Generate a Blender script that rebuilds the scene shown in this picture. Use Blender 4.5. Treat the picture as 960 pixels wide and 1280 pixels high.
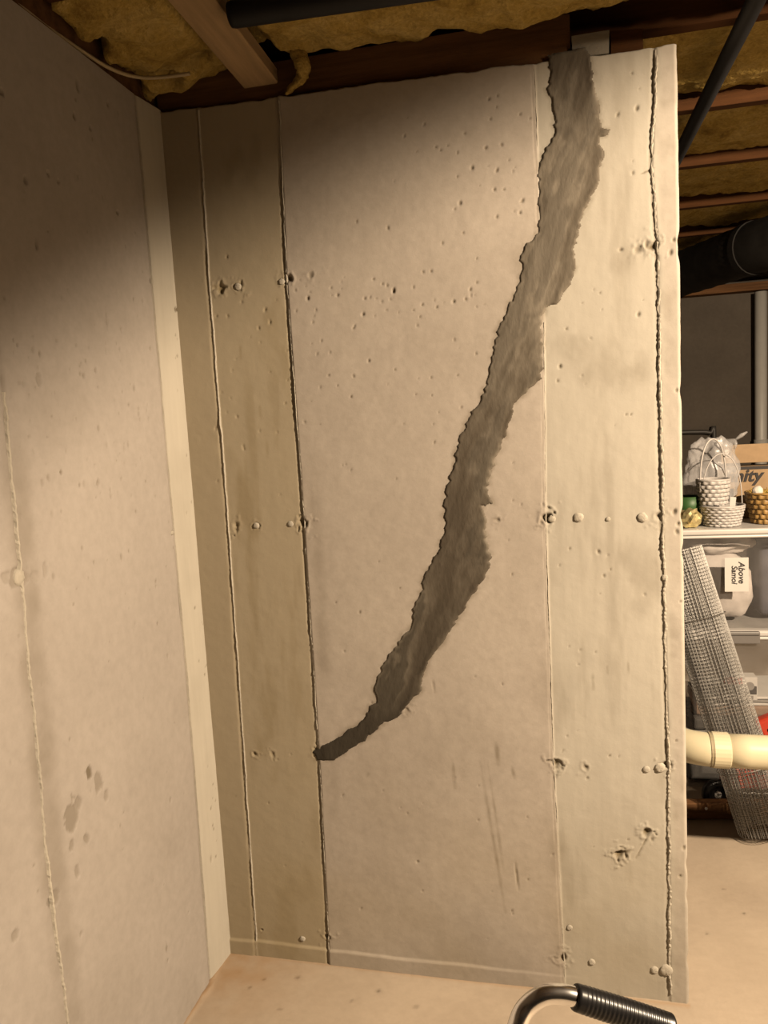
import bpy, bmesh, math, random
import numpy as np
from mathutils import Vector, Matrix, Euler

for o in list(bpy.data.objects):
    bpy.data.objects.remove(o)
S = bpy.context.scene
C = S.collection
random.seed(7)
RNG = np.random.default_rng(7)

# ------------------------------------------------------------------ camera
CAM = np.array((0.974450939, -1.961317411, 1.520161060))
RX = np.array((0.9767532317, 0.2067799017, -0.0565260697))
UY = np.array((0.0313335038, 0.1231396300, 0.9918945726))
FW = np.array((-0.2120644615, 0.9706073891, -0.1137978927))
FPX = 967.9965
cd = bpy.data.cameras.new('camera')
cam = bpy.data.objects.new('camera', cd)
C.objects.link(cam)
cam.matrix_world = Matrix(((RX[0], UY[0], -FW[0], CAM[0]), (RX[1], UY[1], -FW[1], CAM[1]),
                           (RX[2], UY[2], -FW[2], CAM[2]), (0, 0, 0, 1)))
cd.sensor_fit = 'VERTICAL'
cd.sensor_height = 36.0
cd.lens = 36.0 * FPX / 1280.0
cd.clip_start = 0.02
S.camera = cam

# ------------------------------------------------------------------ world, exposure
w = bpy.data.worlds.new('world')
S.world = w
w.use_nodes = True
w.node_tree.nodes['Background'].inputs[0].default_value = (1.0, 0.72, 0.42, 1)
w.node_tree.nodes['Background'].inputs[1].default_value = 0.02
S.view_settings.view_transform = 'Standard'
S.view_settings.look = 'None'
S.view_settings.gamma = 1.0
S.view_settings.use_curve_mapping = False
S.view_settings.exposure = 0.0
LAMP_POS = Vector((3.0, -1.3, 2.31))
LAMP_POWER = 1260.0
LAMP_COLOR = (1.0, 0.78, 0.545)

# ------------------------------------------------------------------ small helpers
def ray(x, y):
    return RX * (x - 480) / FPX - UY * (y - 640) / FPX + FW

def on(x, y, ax, val):
    d = ray(x, y)
    return CAM + d * ((val - CAM[ax]) / d[ax])

def back(x, y):
    p = on(x, y, 1, 0.0)
    return p[0], p[2]

def left(x, y):
    p = on(x, y, 0, 0.0)
    return p[1], p[2]

def at(x, y, Y):
    return Vector(on(x, y, 1, Y))

def tag(o, label=None, cat=None, group=None, kind=None):
    if label: o['label'] = label
    if cat: o['category'] = cat
    if group: o['group'] = group
    if kind: o['kind'] = kind
    return o

def empty(name, loc=(0, 0, 0), rot=(0, 0, 0)):
    o = bpy.data.objects.new(name, None)
    C.objects.link(o)
    o.location = loc
    o.rotation_euler = rot
    o.empty_display_size = 0.05
    return o

def link(name, me, m, parent=None, loc=(0, 0, 0), rot=(0, 0, 0), smooth=False):
    o = bpy.data.objects.new(name, me)
    C.objects.link(o)
    if m is not None and not me.materials:
        me.materials.append(m)
    o.location = loc
    o.rotation_euler = rot
    if smooth:
        me.polygons.foreach_set('use_smooth', [True] * len(me.polygons))
    if parent: o.parent = parent
    return o

def bm_obj(name, bm, m, parent=None, loc=(0, 0, 0), rot=(0, 0, 0), smooth=False):
    bmesh.ops.recalc_face_normals(bm, faces=bm.faces)
    me = bpy.data.meshes.new(name)
    bm.to_mesh(me)
    bm.free()
    return link(name, me, m, parent, loc, rot, smooth)

def box_bm(size, center=(0, 0, 0), bev=0.0, seg=2, bm=None, rot=None):
    b = bm or bmesh.new()
    r = bmesh.ops.create_cube(b, size=1.0)
    vs = r['verts']
    M = Matrix.Translation(center)
    if rot: M = M @ Euler(rot).to_matrix().to_4x4()
    bmesh.ops.transform(b, verts=vs, matrix=M @ Matrix.Diagonal((*size, 1)))
    if bev > 0:
        es = list({e for v in vs for e in v.link_edges})
        bmesh.ops.bevel(b, geom=es, offset=bev, segments=seg, profile=0.5, affect='EDGES')
    return b

def tube_bm(pts, rad, n=12, bm=None, closed=False, caps=True):
    """tube through pts; rad is a number or a list"""
    b = bm or bmesh.new()
    P = [Vector(p) for p in pts]
    N = len(P)
    rr = rad if isinstance(rad, (list, tuple, np.ndarray)) else [rad] * N
    T = []
    for i in range(N):
        a = P[(i - 1) % N] if (closed or i > 0) else P[i]
        c = P[(i + 1) % N] if (closed or i < N - 1) else P[i]
        T.append((c - a).normalized())
    up = Vector((0, 0, 1)) if abs(T[0].z) < 0.9 else Vector((1, 0, 0))
    u = T[0].cross(up).normalized()
    rings = []
    for i in range(N):
        u = (u - T[i] * u.dot(T[i]))
        u.normalize()
        v = T[i].cross(u)
        rings.append([b.verts.new(P[i] + (u * math.cos(2 * math.pi * k / n) + v * math.sin(2 * math.pi * k / n)) * rr[i]) for k in range(n)])
    for i in range(N if closed else N - 1):
        A = rings[i]; B = rings[(i + 1) % N]
        for k in range(n):
            b.faces.new((A[k], A[(k + 1) % n], B[(k + 1) % n], B[k]))
    if caps and not closed:
        b.faces.new(rings[0]); b.faces.new(rings[-1])
    return b

def lathe_bm(prof, n=32, bm=None):
    b = bm or bmesh.new()
    rings = []
    for r, z in prof:
        if r < 1e-6:
            rings.append([b.verts.new((0, 0, z))])
        else:
            rings.append([b.verts.new((r * math.cos(2 * math.pi * k / n), r * math.sin(2 * math.pi * k / n), z)) for k in range(n)])
    for A, B in zip(rings[:-1], rings[1:]):
        for k in range(n):
            if len(A) == 1 and len(B) == 1: continue
            if len(A) == 1: b.faces.new((A[0], B[k], B[(k + 1) % n]))
            elif len(B) == 1: b.faces.new((A[k], A[(k + 1) % n], B[0]))
            else: b.faces.new((A[k], A[(k + 1) % n], B[(k + 1) % n], B[k]))
    return b

def bez(pts, n=8):
    """Catmull-Rom through points"""
    P = [Vector(p) for p in pts]
    out = []
    for i in range(len(P) - 1):
        p0 = P[max(i - 1, 0)]; p1 = P[i]; p2 = P[i + 1]; p3 = P[min(i + 2, len(P) - 1)]
        for k in range(n):
            t = k / n
            out.append(0.5 * ((2 * p1) + (p2 - p0) * t + (2 * p0 - 5 * p1 + 4 * p2 - p3) * t * t + (3 * p1 - p0 - 3 * p2 + p3) * t ** 3))
    out.append(P[-1])
    return out

def vn(X, Y, sx, sy, seed):
    """smooth value noise in -1..1, cells of sx by sy metres"""
    r = np.random.default_rng(seed)
    L = r.uniform(-1, 1, (257, 257))
    a = X / sx + 1000.37; b = Y / sy + 1000.71
    i = np.floor(a).astype(int); j = np.floor(b).astype(int)
    fx = a - i; fy = b - j
    fx = fx * fx * (3 - 2 * fx); fy = fy * fy * (3 - 2 * fy)
    i0 = i % 256; j0 = j % 256; i1 = (i + 1) % 256; j1 = (j + 1) % 256
    return (L[i0, j0] * (1 - fx) + L[i1, j0] * fx) * (1 - fy) + (L[i0, j1] * (1 - fx) + L[i1, j1] * fx) * fy

def fbm(X, Y, s, seed, o=4, ax=1.0):
    t = 0; a = 1.0; n = 0
    for k in range(o):
        t = t + a * vn(X, Y, s / 2 ** k, s * ax / 2 ** k, seed + k)
        n += a; a *= 0.5
    return t / n

def sstep(a, b, x):
    t = np.clip((x - a) / (b - a), 0, 1)
    return t * t * (3 - 2 * t)

def raw_mesh(name, V, Q, smooth=True):
    me = bpy.data.meshes.new(name)
    V = np.asarray(V, dtype=np.float32).reshape(-1, 3)
    Q = np.asarray(Q, dtype=np.int32).reshape(-1, 4)
    me.vertices.add(len(V)); me.vertices.foreach_set('co', V.ravel())
    me.loops.add(Q.size); me.loops.foreach_set('vertex_index', Q.ravel())
    me.polygons.add(len(Q))
    me.polygons.foreach_set('loop_start', np.arange(0, Q.size, 4, dtype=np.int32))
    me.polygons.foreach_set('use_smooth', np.full(len(Q), smooth))
    me.update(calc_edges=True)
    return me

def grid_quads(nr, nc, flip=False, off=0):
    i = np.arange(nr - 1)[:, None] * nc + np.arange(nc - 1)[None, :] + off
    q = np.stack((i, i + 1, i + nc + 1, i + nc), -1).reshape(-1, 4)
    return q[:, ::-1] if flip else q

def set_stain_shade(me, R, G, B=None):
    n = len(me.vertices)
    col = np.zeros((n, 4), np.float32)
    col[:R.size, 0] = R.ravel(); col[:G.size, 1] = G.ravel(); col[:, 3] = 1
    if B is not None: col[:B.size, 2] = B.ravel()
    a = me.color_attributes.new('stain_shade', 'FLOAT_COLOR', 'POINT')  # holds real stains plus painted shade of pits and seam lines
    a.data.foreach_set('color', col.ravel())

# ------------------------------------------------------------------ materials
ALB = 0.53      # overall reflectance level, kept low to cut bounce and deepen the shade
def dull(c, k=None):
    return tuple(x * (ALB if k is None else k) for x in c)

def nodes_mat(name):
    m = bpy.data.materials.new(name)
    m.use_nodes = True
    nt = m.node_tree
    return m, nt, nt.nodes['Principled BSDF'], nt.nodes, nt.links

def noise(nt, scale, detail=4, rough=0.55, coords='Object', stretch=None, dist=0.0):
    tc = nt.nodes.new('ShaderNodeTexCoord')
    mp = nt.nodes.new('ShaderNodeMapping')
    if stretch: mp.inputs['Scale'].default_value = stretch
    n = nt.nodes.new('ShaderNodeTexNoise')
    n.inputs['Scale'].default_value = scale
    n.inputs['Detail'].default_value = detail
    n.inputs['Roughness'].default_value = rough
    n.inputs['Distortion'].default_value = dist
    nt.links.new(tc.outputs[coords], mp.inputs[0])
    nt.links.new(mp.outputs[0], n.inputs['Vector'])
    return n

def ramp(nt, fac, stops):
    r = nt.nodes.new('ShaderNodeValToRGB')
    while len(r.color_ramp.elements) < len(stops): r.color_ramp.elements.new(0.5)
    for e, (p, c) in zip(r.color_ramp.elements, stops):
        e.position = p
        e.color = (*c, 1) if len(c) == 3 else c
    nt.links.new(fac, r.inputs[0])
    return r

def mixc(nt, fac, a, b, mode='MIX'):
    x = nt.nodes.new('ShaderNodeMix')
    x.data_type = 'RGBA'; x.blend_type = mode
    for sock, v in ((x.inputs[0], fac), (x.inputs[6], a), (x.inputs[7], b)):
        if hasattr(v, 'is_linked'): nt.links.new(v, sock)
        elif isinstance(v, (int, float)): sock.default_value = v
        else: sock.default_value = (*v, 1)
    return x.outputs[2]

def bump(nt, bs, h, strength, dist, prev=None):
    b = nt.nodes.new('ShaderNodeBump')
    b.inputs['Strength'].default_value = strength
    b.inputs['Distance'].default_value = dist
    nt.links.new(h, b.inputs['Height'])
    if prev: nt.links.new(prev, b.inputs['Normal'])
    nt.links.new(b.outputs[0], bs.inputs['Normal'])
    return b.outputs[0]

def concrete(name, ca, cb, tint, dirt_shade, rough=0.88, grain=0.12, stain_shade=True, third=(0.5, 0.3, 0.15), streak=(9, 9, 0.9)):
    ca, cb, tint, dirt_shade, third = (dull(q) for q in (ca, cb, tint, dirt_shade, third))
    m, nt, bs, N, L = nodes_mat(name)
    n1 = noise(nt, 2.6, 7, 0.6)
    base = ramp(nt, n1.outputs[0], [(0.34, ca), (0.66, cb)]).outputs[0]
    n2 = noise(nt, 42, 5, 0.7)
    sp = ramp(nt, n2.outputs[0], [(0.30, (0.93, 0.925, 0.92)), (0.62, (1.04, 1.04, 1.04))]).outputs[0]
    c = mixc(nt, 1.0, base, sp, 'MULTIPLY')
    if stain_shade:
        at_ = N.new('ShaderNodeAttribute'); at_.attribute_name = 'stain_shade'
        se = N.new('ShaderNodeSeparateColor'); L.new(at_.outputs['Color'], se.inputs[0])
        n3 = noise(nt, 5, 6, 0.65, stretch=streak)
        tn = mixc(nt, n3.outputs[0], tuple(x * 0.86 for x in tint), tuple(min(1, x * 1.10) for x in tint))
        c = mixc(nt, se.outputs[1], c, tn)
        c = mixc(nt, se.outputs[0], c, dirt_shade)
        c = mixc(nt, se.outputs[2], c, third)
    L.new(c, bs.inputs['Base Color'])
    bs.inputs['Roughness'].default_value = rough
    bs.inputs['Specular IOR Level'].default_value = 0.25
    g = noise(nt, 260, 3, 0.6)
    p = bump(nt, bs, g.outputs[0], grain, 0.0015)
    g2 = noise(nt, 60, 4, 0.6)
    bump(nt, bs, g2.outputs[0], grain, 0.003, p)
    return m

def plain(name, col, rough=0.6, metal=0.0, var=0.12, scale=12, bumpy=0.0, stretch=None, spec=0.4, bscale=80):
    if metal < 0.5: col = dull(col)
    m, nt, bs, N, L = nodes_mat(name)
    n = noise(nt, scale, 4, 0.6, stretch=stretch)
    c = ramp(nt, n.outputs[0], [(0.3, tuple(x * (1 - var) for x in col)), (0.7, tuple(min(1, x * (1 + var)) for x in col))]).outputs[0]
    L.new(c, bs.inputs['Base Color'])
    bs.inputs['Roughness'].default_value = rough
    bs.inputs['Metallic'].default_value = metal
    bs.inputs['Specular IOR Level'].default_value = spec
    if bumpy:
        g = noise(nt, bscale, 4, 0.6, stretch=stretch)
        bump(nt, bs, g.outputs[0], bumpy, 0.004)
    return m

def filmy(name, col, opacity, rough=0.25):
    """thin translucent plastic"""
    col = dull(col)
    m, nt, bs, N, L = nodes_mat(name)
    bs.inputs['Base Color'].default_value = (*col, 1)
    bs.inputs['Roughness'].default_value = rough
    n = noise(nt, 14, 3, 0.5)
    r = ramp(nt, n.outputs[0], [(0.35, (opacity * 0.7,) * 3), (0.7, (min(1, opacity * 1.3),) * 3)])
    L.new(r.outputs[0], bs.inputs['Alpha'])
    return m

M = {}
M['wall'] = concrete('wall_concrete', third=(0.40, 0.315, 0.175), ca=(0.49, 0.435, 0.375), cb=(0.545, 0.487, 0.42), tint=(0.585, 0.547, 0.467), dirt_shade=(0.155, 0.118, 0.065))
M['wall_l'] = concrete('left_wall_concrete', (0.44, 0.396, 0.352), (0.485, 0.438, 0.391), (0.60, 0.555, 0.465), (0.17, 0.135, 0.085))
M['wall_p'] = concrete('plain_wall_concrete', (0.12, 0.085, 0.05), (0.17, 0.12, 0.07), (0.5, 0.45, 0.36), (0.2, 0.17, 0.13), stain_shade=False)
M['wall_d'] = concrete('far_wall_concrete', (0.10, 0.083, 0.066), (0.13, 0.108, 0.086), (0.5, 0.45, 0.36), (0.2, 0.17, 0.13), stain_shade=False)
M['floor'] = concrete('floor_concrete', (0.46, 0.375, 0.285), (0.56, 0.465, 0.36), (0.57, 0.47, 0.35), (0.13, 0.10, 0.07), rough=0.75, third=(0.42, 0.24, 0.10), streak=(3, 3, 3))
M['wood_dark'] = plain('stained_plate_wood', (0.17, 0.085, 0.038), 0.8, var=0.35, scale=3, bumpy=0.4, stretch=(1, 14, 14), spec=0.06)
M['wood_joist'] = plain('joist_wood', (0.075, 0.031, 0.011), 0.85, var=0.3, scale=3, bumpy=0.4, stretch=(1, 14, 14), spec=0.06)
M['wood_pale'] = plain('pale_board_wood', (0.42, 0.28, 0.14), 0.8, var=0.22, scale=3, bumpy=0.3, stretch=(14, 1, 14))
M['subfloor'] = plain('subfloor_wood', (0.22, 0.15, 0.08), 0.9, var=0.2)
M['black_pipe'] = plain('black_pipe', (0.018, 0.018, 0.020), 0.55, var=0.2, spec=0.15)
M['duct'] = plain('dark_duct', (0.024, 0.022, 0.020), 0.7, var=0.3, spec=0.1)
M['white_pipe'] = plain('white_pipe_plastic', (0.56, 0.54, 0.50), 0.45, var=0.05)
M['pvc'] = plain('cream_pvc', (0.80, 0.72, 0.50), 0.35, var=0.05, scale=5)
M['pvc_joint'] = plain('pipe_joint_cement', (0.42, 0.35, 0.22), 0.6, var=0.1)
M['cable'] = plain('tan_cable', (0.50, 0.40, 0.24), 0.6, var=0.1)
M['conduit'] = plain('dark_conduit', (0.06, 0.055, 0.05), 0.5, var=0.1)
M['wicker_white'] = plain('white_wicker', (0.60, 0.565, 0.54), 0.5, var=0.10, scale=60)
M['wicker_brown'] = plain('brown_wicker', (0.42, 0.25, 0.075), 0.55, var=0.35, scale=40)
M['cardboard'] = plain('cardboard', (0.40, 0.27, 0.15), 0.85, var=0.08, scale=30)
M['ink'] = plain('black_ink', (0.018, 0.013, 0.012), 0.7, var=0.1)
M['paper'] = plain('white_paper', (0.72, 0.69, 0.65), 0.8, var=0.03)
M['green'] = plain('green_plastic', (0.045, 0.13, 0.03), 0.5, var=0.2)
M['gold'] = plain('gold_foil', (0.95, 0.76, 0.40), 0.30, metal=0.9, var=0.2, scale=50)
M['lid'] = plain('white_lid_plastic', (0.66, 0.63, 0.60), 0.4, var=0.04)
M['latch'] = plain('grey_latch_plastic', (0.20, 0.185, 0.175), 0.45, var=0.08)
M['tote'] = filmy('clear_tote_plastic', (0.55, 0.52, 0.50), 0.15, 0.15)
M['bag'] = filmy('white_bag_film', (0.72, 0.70, 0.70), 0.42, 0.3)
M['fluff'] = plain('white_stuffing', (0.66, 0.60, 0.56), 0.8, var=0.12, scale=12, bumpy=0.5, bscale=18)
M['navy'] = plain('blue_grey_cloth', (0.10, 0.10, 0.125), 0.85, var=0.2, scale=8, bumpy=0.4, bscale=25)
M['red_print'] = plain('red_print', (0.55, 0.06, 0.03), 0.5, var=0.1)
M['grey_print'] = plain('grey_print', (0.30, 0.28, 0.26), 0.6, var=0.1)
M['brown_cloth'] = plain('brown_cloth', (0.30, 0.20, 0.14), 0.85, var=0.2, bumpy=0.4, bscale=25)
M['dark_cloth'] = plain('dark_grey_cloth', (0.07, 0.065, 0.06), 0.85, var=0.2, bumpy=0.4, bscale=25)
M['wire'] = plain('galvanised_wire', (0.30, 0.29, 0.275), 0.42, metal=1.0, var=0.1, scale=30)
M['red_paint'] = plain('red_paint', (0.55, 0.050, 0.022), 0.35, var=0.15, scale=8)
M['rubber'] = plain('black_rubber', (0.014, 0.013, 0.013), 0.30, var=0.2, spec=0.28)
M['chrome'] = plain('chrome', (0.86, 0.85, 0.84), 0.20, metal=1.0, var=0.02)
M['white_metal'] = plain('white_enamel', (0.75, 0.72, 0.68), 0.4, var=0.04)
M['straw'] = plain('yellow_straw', (0.62, 0.42, 0.07), 0.7, var=0.2, scale=60)
M['pompom'] = plain('white_pompom', (0.85, 0.78, 0.70), 0.9, var=0.06, scale=60, bumpy=0.6, bscale=120)
M['mortar'] = concrete('mortar_crumbs', (0.47, 0.43, 0.36), (0.58, 0.53, 0.44), (0.6, 0.5, 0.4), (0.2, 0.2, 0.2), stain_shade=False, grain=0.5)
M['block'] = plain('grey_shim_block', (0.26, 0.235, 0.19), 0.9, var=0.1, bumpy=0.4)

def insulation_mat(name, a, b, cdk):
    a, b, cdk = dull(a), dull(b), dull(cdk)
    m, nt, bs, N, L = nodes_mat(name)
    n = noise(nt, 7, 8, 0.68, dist=0.6)
    c = ramp(nt, n.outputs[0], [(0.30, cdk), (0.46, a), (0.68, b)]).outputs[0]
    n2 = noise(nt, 90, 4, 0.7)
    sp = ramp(nt, n2.outputs[0], [(0.3, (0.72, 0.70, 0.66)), (0.65, (1.1, 1.1, 1.1))]).outputs[0]
    L.new(mixc(nt, 1.0, c, sp, 'MULTIPLY'), bs.inputs['Base Color'])
    bs.inputs['Roughness'].default_value = 1.0
    bs.inputs['Specular IOR Level'].default_value = 0.05
    p = bump(nt, bs, n2.outputs[0], 0.8, 0.006)
    n3 = noise(nt, 24, 5, 0.65)
    bump(nt, bs, n3.outputs[0], 0.8, 0.02, p)
    return m
M['insul'] = insulation_mat('yellow_fibreglass', (0.52, 0.36, 0.10), (0.66, 0.49, 0.18), (0.30, 0.19, 0.05))

def patch_mat():
    m, nt, bs, N, L = nodes_mat('grey_patch_cement')
    at_ = N.new('ShaderNodeAttribute'); at_.attribute_name = 'stain_shade'
    se = N.new('ShaderNodeSeparateColor'); L.new(at_.outputs['Color'], se.inputs[0])
    fresh = ramp(nt, se.outputs[2], [(0.30, dull((0.075, 0.060, 0.042))), (0.52, dull((0.125, 0.105, 0.078))), (0.72, dull((0.185, 0.160, 0.122)))]).outputs[0]
    cured = ramp(nt, se.outputs[2], [(0.32, dull((0.100, 0.080, 0.056))), (0.5, dull((0.150, 0.126, 0.094))), (0.68, dull((0.235, 0.203, 0.158)))]).outputs[0]
    c = mixc(nt, se.outputs[0], fresh, cured)
    c = mixc(nt, se.outputs[1], c, dull((0.048, 0.039, 0.027)))
    L.new(c, bs.inputs['Base Color'])
    bs.inputs['Roughness'].default_value = 0.8
    bs.inputs['Specular IOR Level'].default_value = 0.25
    g = noise(nt, 45, 5, 0.6, stretch=(2, 2, 0.7))
    bump(nt, bs, g.outputs[0], 0.35, 0.004)
    return m
M['patch'] = patch_mat()

# ------------------------------------------------------------------ setting: floor
W = 1.2827
H = 2.36
SL = -0.0237
def floor_z(x):
    return SL * np.clip(np.asarray(x) / W, -0.2, 1.0)

def top_z(x):
    return H + SL * np.clip(np.asarray(x) / W, -0.2, 1.0)

fx = np.concatenate((np.linspace(-0.1, 2.3, 340), np.linspace(2.4, 8.2, 40)))
fy = np.concatenate((np.linspace(-7.2, -0.75, 40), np.linspace(-0.7, 1.7, 340), np.linspace(1.8, 4.5, 30)))
X, Y = np.meshgrid(fx, fy)
Z = floor_z(X) + 0.0022 * fbm(X, Y, 0.5, 11, 5)
R = 0.10 * sstep(0.1, 0.6, fbm(X, Y, 0.30, 31, 4))
dots = np.zeros_like(X)
for px, py, rr in ((372, 1222, .006), (312, 1236, .005), (473, 1237, .006), (330, 1225, .005), (440, 1250, .004), (520, 1256, .005), (350, 1262, .004), (905, 1105, .004), (930, 1135, .005), (884, 1160, .004)):
    p = on(px, py, 2, -0.005)
    dots = np.maximum(dots, np.exp(-(((X - p[0]) ** 2 + (Y - p[1]) ** 2) / (rr * rr))))
R = np.maximum(R, 0.8 * dots)
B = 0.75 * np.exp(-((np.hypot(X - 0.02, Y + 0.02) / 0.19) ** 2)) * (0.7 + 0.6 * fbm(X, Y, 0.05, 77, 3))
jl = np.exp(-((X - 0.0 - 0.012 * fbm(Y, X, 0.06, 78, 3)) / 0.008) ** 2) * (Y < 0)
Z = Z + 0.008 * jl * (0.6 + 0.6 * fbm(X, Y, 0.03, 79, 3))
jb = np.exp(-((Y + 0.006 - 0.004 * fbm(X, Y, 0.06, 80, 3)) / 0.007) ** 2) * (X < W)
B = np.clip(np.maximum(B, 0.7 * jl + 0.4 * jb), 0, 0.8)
me = raw_mesh('floor', np.stack((X, Y, Z), -1), grid_quads(*X.shape))
set_stain_shade(me, R, 0.25 + 0.25 * fbm(X, Y, 0.4, 12, 3), B)
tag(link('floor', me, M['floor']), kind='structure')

# ------------------------------------------------------------------ setting: the back wall with the crack
# outline of the repair patch on the wall face
PL = [(685,68),(687.5,93),(684,115),(690,122),(692,143),(693,165),(688,177.5),(678,193),(672.5,212),(672,259),(673,290),(663,302),(654,310),(649.5,323),(654,336),(646,363),(634,387),(622.5,411),(613,446),(611,470),(601,498),(585,522),(579,537.5),(571,557),(567,581),(559,605),(555,629),(555,660),(550,681.5),(539,703),(529,724),(529,736),(518,752),(514,770),(514.5,780.6),(497,802),(479,830),(467,858.5),(471,873),(451,901),(419,924),(401,931),(389,940),(396,951)]
PR = [(732,58),(737,71),(741,96),(747.5,124),(749,149),(752,159),(763,161),(760,168),(750,171),(749,177),(754,193),(749,215),(746,234),(738,249),(729,271),(721,299),(717,321),(720,335),(717,345),(708,363),(702,375),(682,385),(678,401),(678,474),(666,484),(646,502),(636,530),(628,553),(618.5,577),(611,601),(609,617),(616,630.5),(602,632),(606.7,646),(608,674),(614,692),(612,710),(607,722),(592.5,742),(573,773.5),(557,798),(537.6,823),(530.5,844),(525,865.6),(507.5,883),(497,896),(481,902),(459,923),(437,937),(429.6,943.5),(419,950)]
def jag(pl, seed):
    r = random.Random(seed)
    out = []
    for (a, b), (c, d) in zip(pl[:-1], pl[1:]):
        n = max(1, int(math.hypot(c - a, d - b) / 4))
        for k in range(n):
            t = k / n
            j = 2.3 if 0 < t else 0.9
            out.append((a + (c - a) * t + r.uniform(-j, j), b + (d - b) * t + r.uniform(-j * .6, j * .6)))
    out.append(pl[-1])
    return out
poly = jag(PL, 1) + jag(PR, 2)[::-1]
poly = np.array([back(*p) for p in poly])
PITS = [(611,124,2.2),(622,120,1.3),(621,134,1.3),(613,149,1.6),(650,143,1.8),(663,148,1.4),(581,167,1.4),(607,185,2.6),(627,181,2),(590,210,2.6),(621,213,2.2),(572,191,1.4),(572,221,1.3),(618,237,2.2),(630,237,1.5),(575,254,2.6),(653,251,2.5),(650,266,2.4),(621,271,1.8),(579,291,1.5),(596,323,1.2),(791,216,2),(775,312,2.4),(790,91,1.6),(796,135,3),(772,143,2.2),(545,184,1.5),(551,188,1.5),(560,182,1.2),(553,304,1.6),(492,363,3),(484,357,1.8),(517,359,1.6),(529,340,1.6),(539,339,1.8),(567,377,2.8),(582,374,1.9),(588,362,2),(596,353,1.6),(546,384,2),(528,381,2),(517,388,1.6),(525,396,1.6),(595,442,1.8),(572,469,1.4),(539,472,1.5),(494,462,1.2),(520,493,1.3),(540,494,1.2),(543,553,1.4),(777,312,2),(750,366,1.3),(798,393,2.8),(708,411,1.8),(700,458,3),(697,476,1.6),(783,518,1.3),(789,518,1.3),(446,277,1.6),(485,285,2),(385,373,3.2),(422,369,2.6),(456,373,2.4),(454,393,3),(442,410,1.8),(467,349,1.8),(492,365,2.5),(478,355,2),(402,426,1.5),(461,451,2.4),(411,469,1.6),(442,470,1.8),(439,496,1.8),(422,482,1.4),(356,504,1.8),(359,475,1.4),(337,465,1.6),(331,387,2.6),(337,403,2.4),(358,438,1.6),(323,410,2),(283,321,2.4),(270,395,2),(284,395,2),(712,686,1.8),(748,690,2.8),(755,720,1.8),(763,712,1.3),(734,973,2.2),(762,945,1.6),(845,926,2),(420,753,1.4),(450,765,1.6),(628,855,1.2),(640,718,1.2),(500,735,1.3),(522,1077,2.4),(660,1099,1.3),(640,1138,1.5),(710,1160,2.6),(785,1050,1.6),(815,1050,2),(855,1060,3),(850,1095,2.5),(842,300,3),(838,316,3),(846,488,3),(843,640,4),(848,655,4),(846,665,3),(851,752,2)]
CRATERS = [(683,647,9,3.0),(695,955,8,2.6),(380,655,8,3.0),(362,348,7,2.8),(275,362,8,2.6),(297,358,7,1.8),(295,657,6,2.2),(410,1172,6,2.4),(703,1197,8,2.2),(815,308,8,2.4),(797,312,6,1.2),(388,345,5,1.0),(352,352,5,1.2),(320,657,5,1.4),(622,650,4,1.2),(508,886,5,1.0),(318,943,5,2.2),(340,943,5,1.2),(775,1068,8,3.2),(808,1040,7,3.0),(732,960,5,1.6),(327,1163,4,2.0),(833,955,6,2.2),(823,645,7,1.8),(395,940,6,1.5)]
nz, nx = 800, 436
gx = np.linspace(0.0, W, nx); gv = np.linspace(0, 1, nz)
X, V_ = np.meshgrid(gx, gv)
Zb = floor_z(X) - 0.05
Z = Zb + (top_z(X) - Zb) * V_
# crumbly top edge and chipped right edge
Z = Z - sstep(0.985, 1.0, V_) * (0.006 + 0.006 * fbm(X, X * 0 + 3, 0.05, 41, 4))
SEAM = {0: [(248,142),(262,360),(285,650),(305,945),(322,1200)],
        1: [(350,150),(358,340),(380,650),(400,960),(412,1200)],
        2: [(668,80),(680,400),(682,640),(692,950),(705,1200)],
        3: [(820,80),(815,210),(822,300),(828,640),(836,960),(838,1240)]}
SX = {}
for k, pl in SEAM.items():
    q = sorted([back(*p) for p in pl], key=lambda t: t[1])
    SX[k] = ([t[1] for t in q], [t[0] for t in q])
def seam_x(k, z):
    return np.interp(z, *SX[k])
h = 0.0016 * fbm(X, Z, 0.35, 51, 4) + 0.0005 * fbm(X, Z, 0.03, 55, 3)
s = [seam_x(k, Z) for k in range(4)]
h += -0.0025 * sstep(-0.002, 0.002, X - s[0]) + 0.004 * sstep(-0.002, 0.002, X - s[1])
h += -0.003 * sstep(-0.002, 0.002, X - s[2]) + 0.002 * sstep(-0.002, 0.002, X - s[3])
R = np.zeros_like(X); G = np.zeros_like(X)
# grooves beside the seams, with the ridges' shadow line painted in
for k, (dep, wd) in {0: (0.003, 0.0034), 1: (0.0035, 0.0032), 2: (0.0015, 0.0022), 3: (0.002, 0.0040)}.items():
    on_ = 0.35 + 0.65 * sstep(-0.5, 0.3, fbm(Z, X * 0 + k, 0.08, 61 + k, 4))
    g = np.exp(-((X - s[k] + 0.005 + 0.002 * fbm(Z, X * 0 + k, 0.04, 66 + k, 3)) / wd) ** 2)
    h -= dep * g * on_
    R = np.maximum(R, (0.55 if k != 2 else 0.25) * g * on_)
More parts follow.
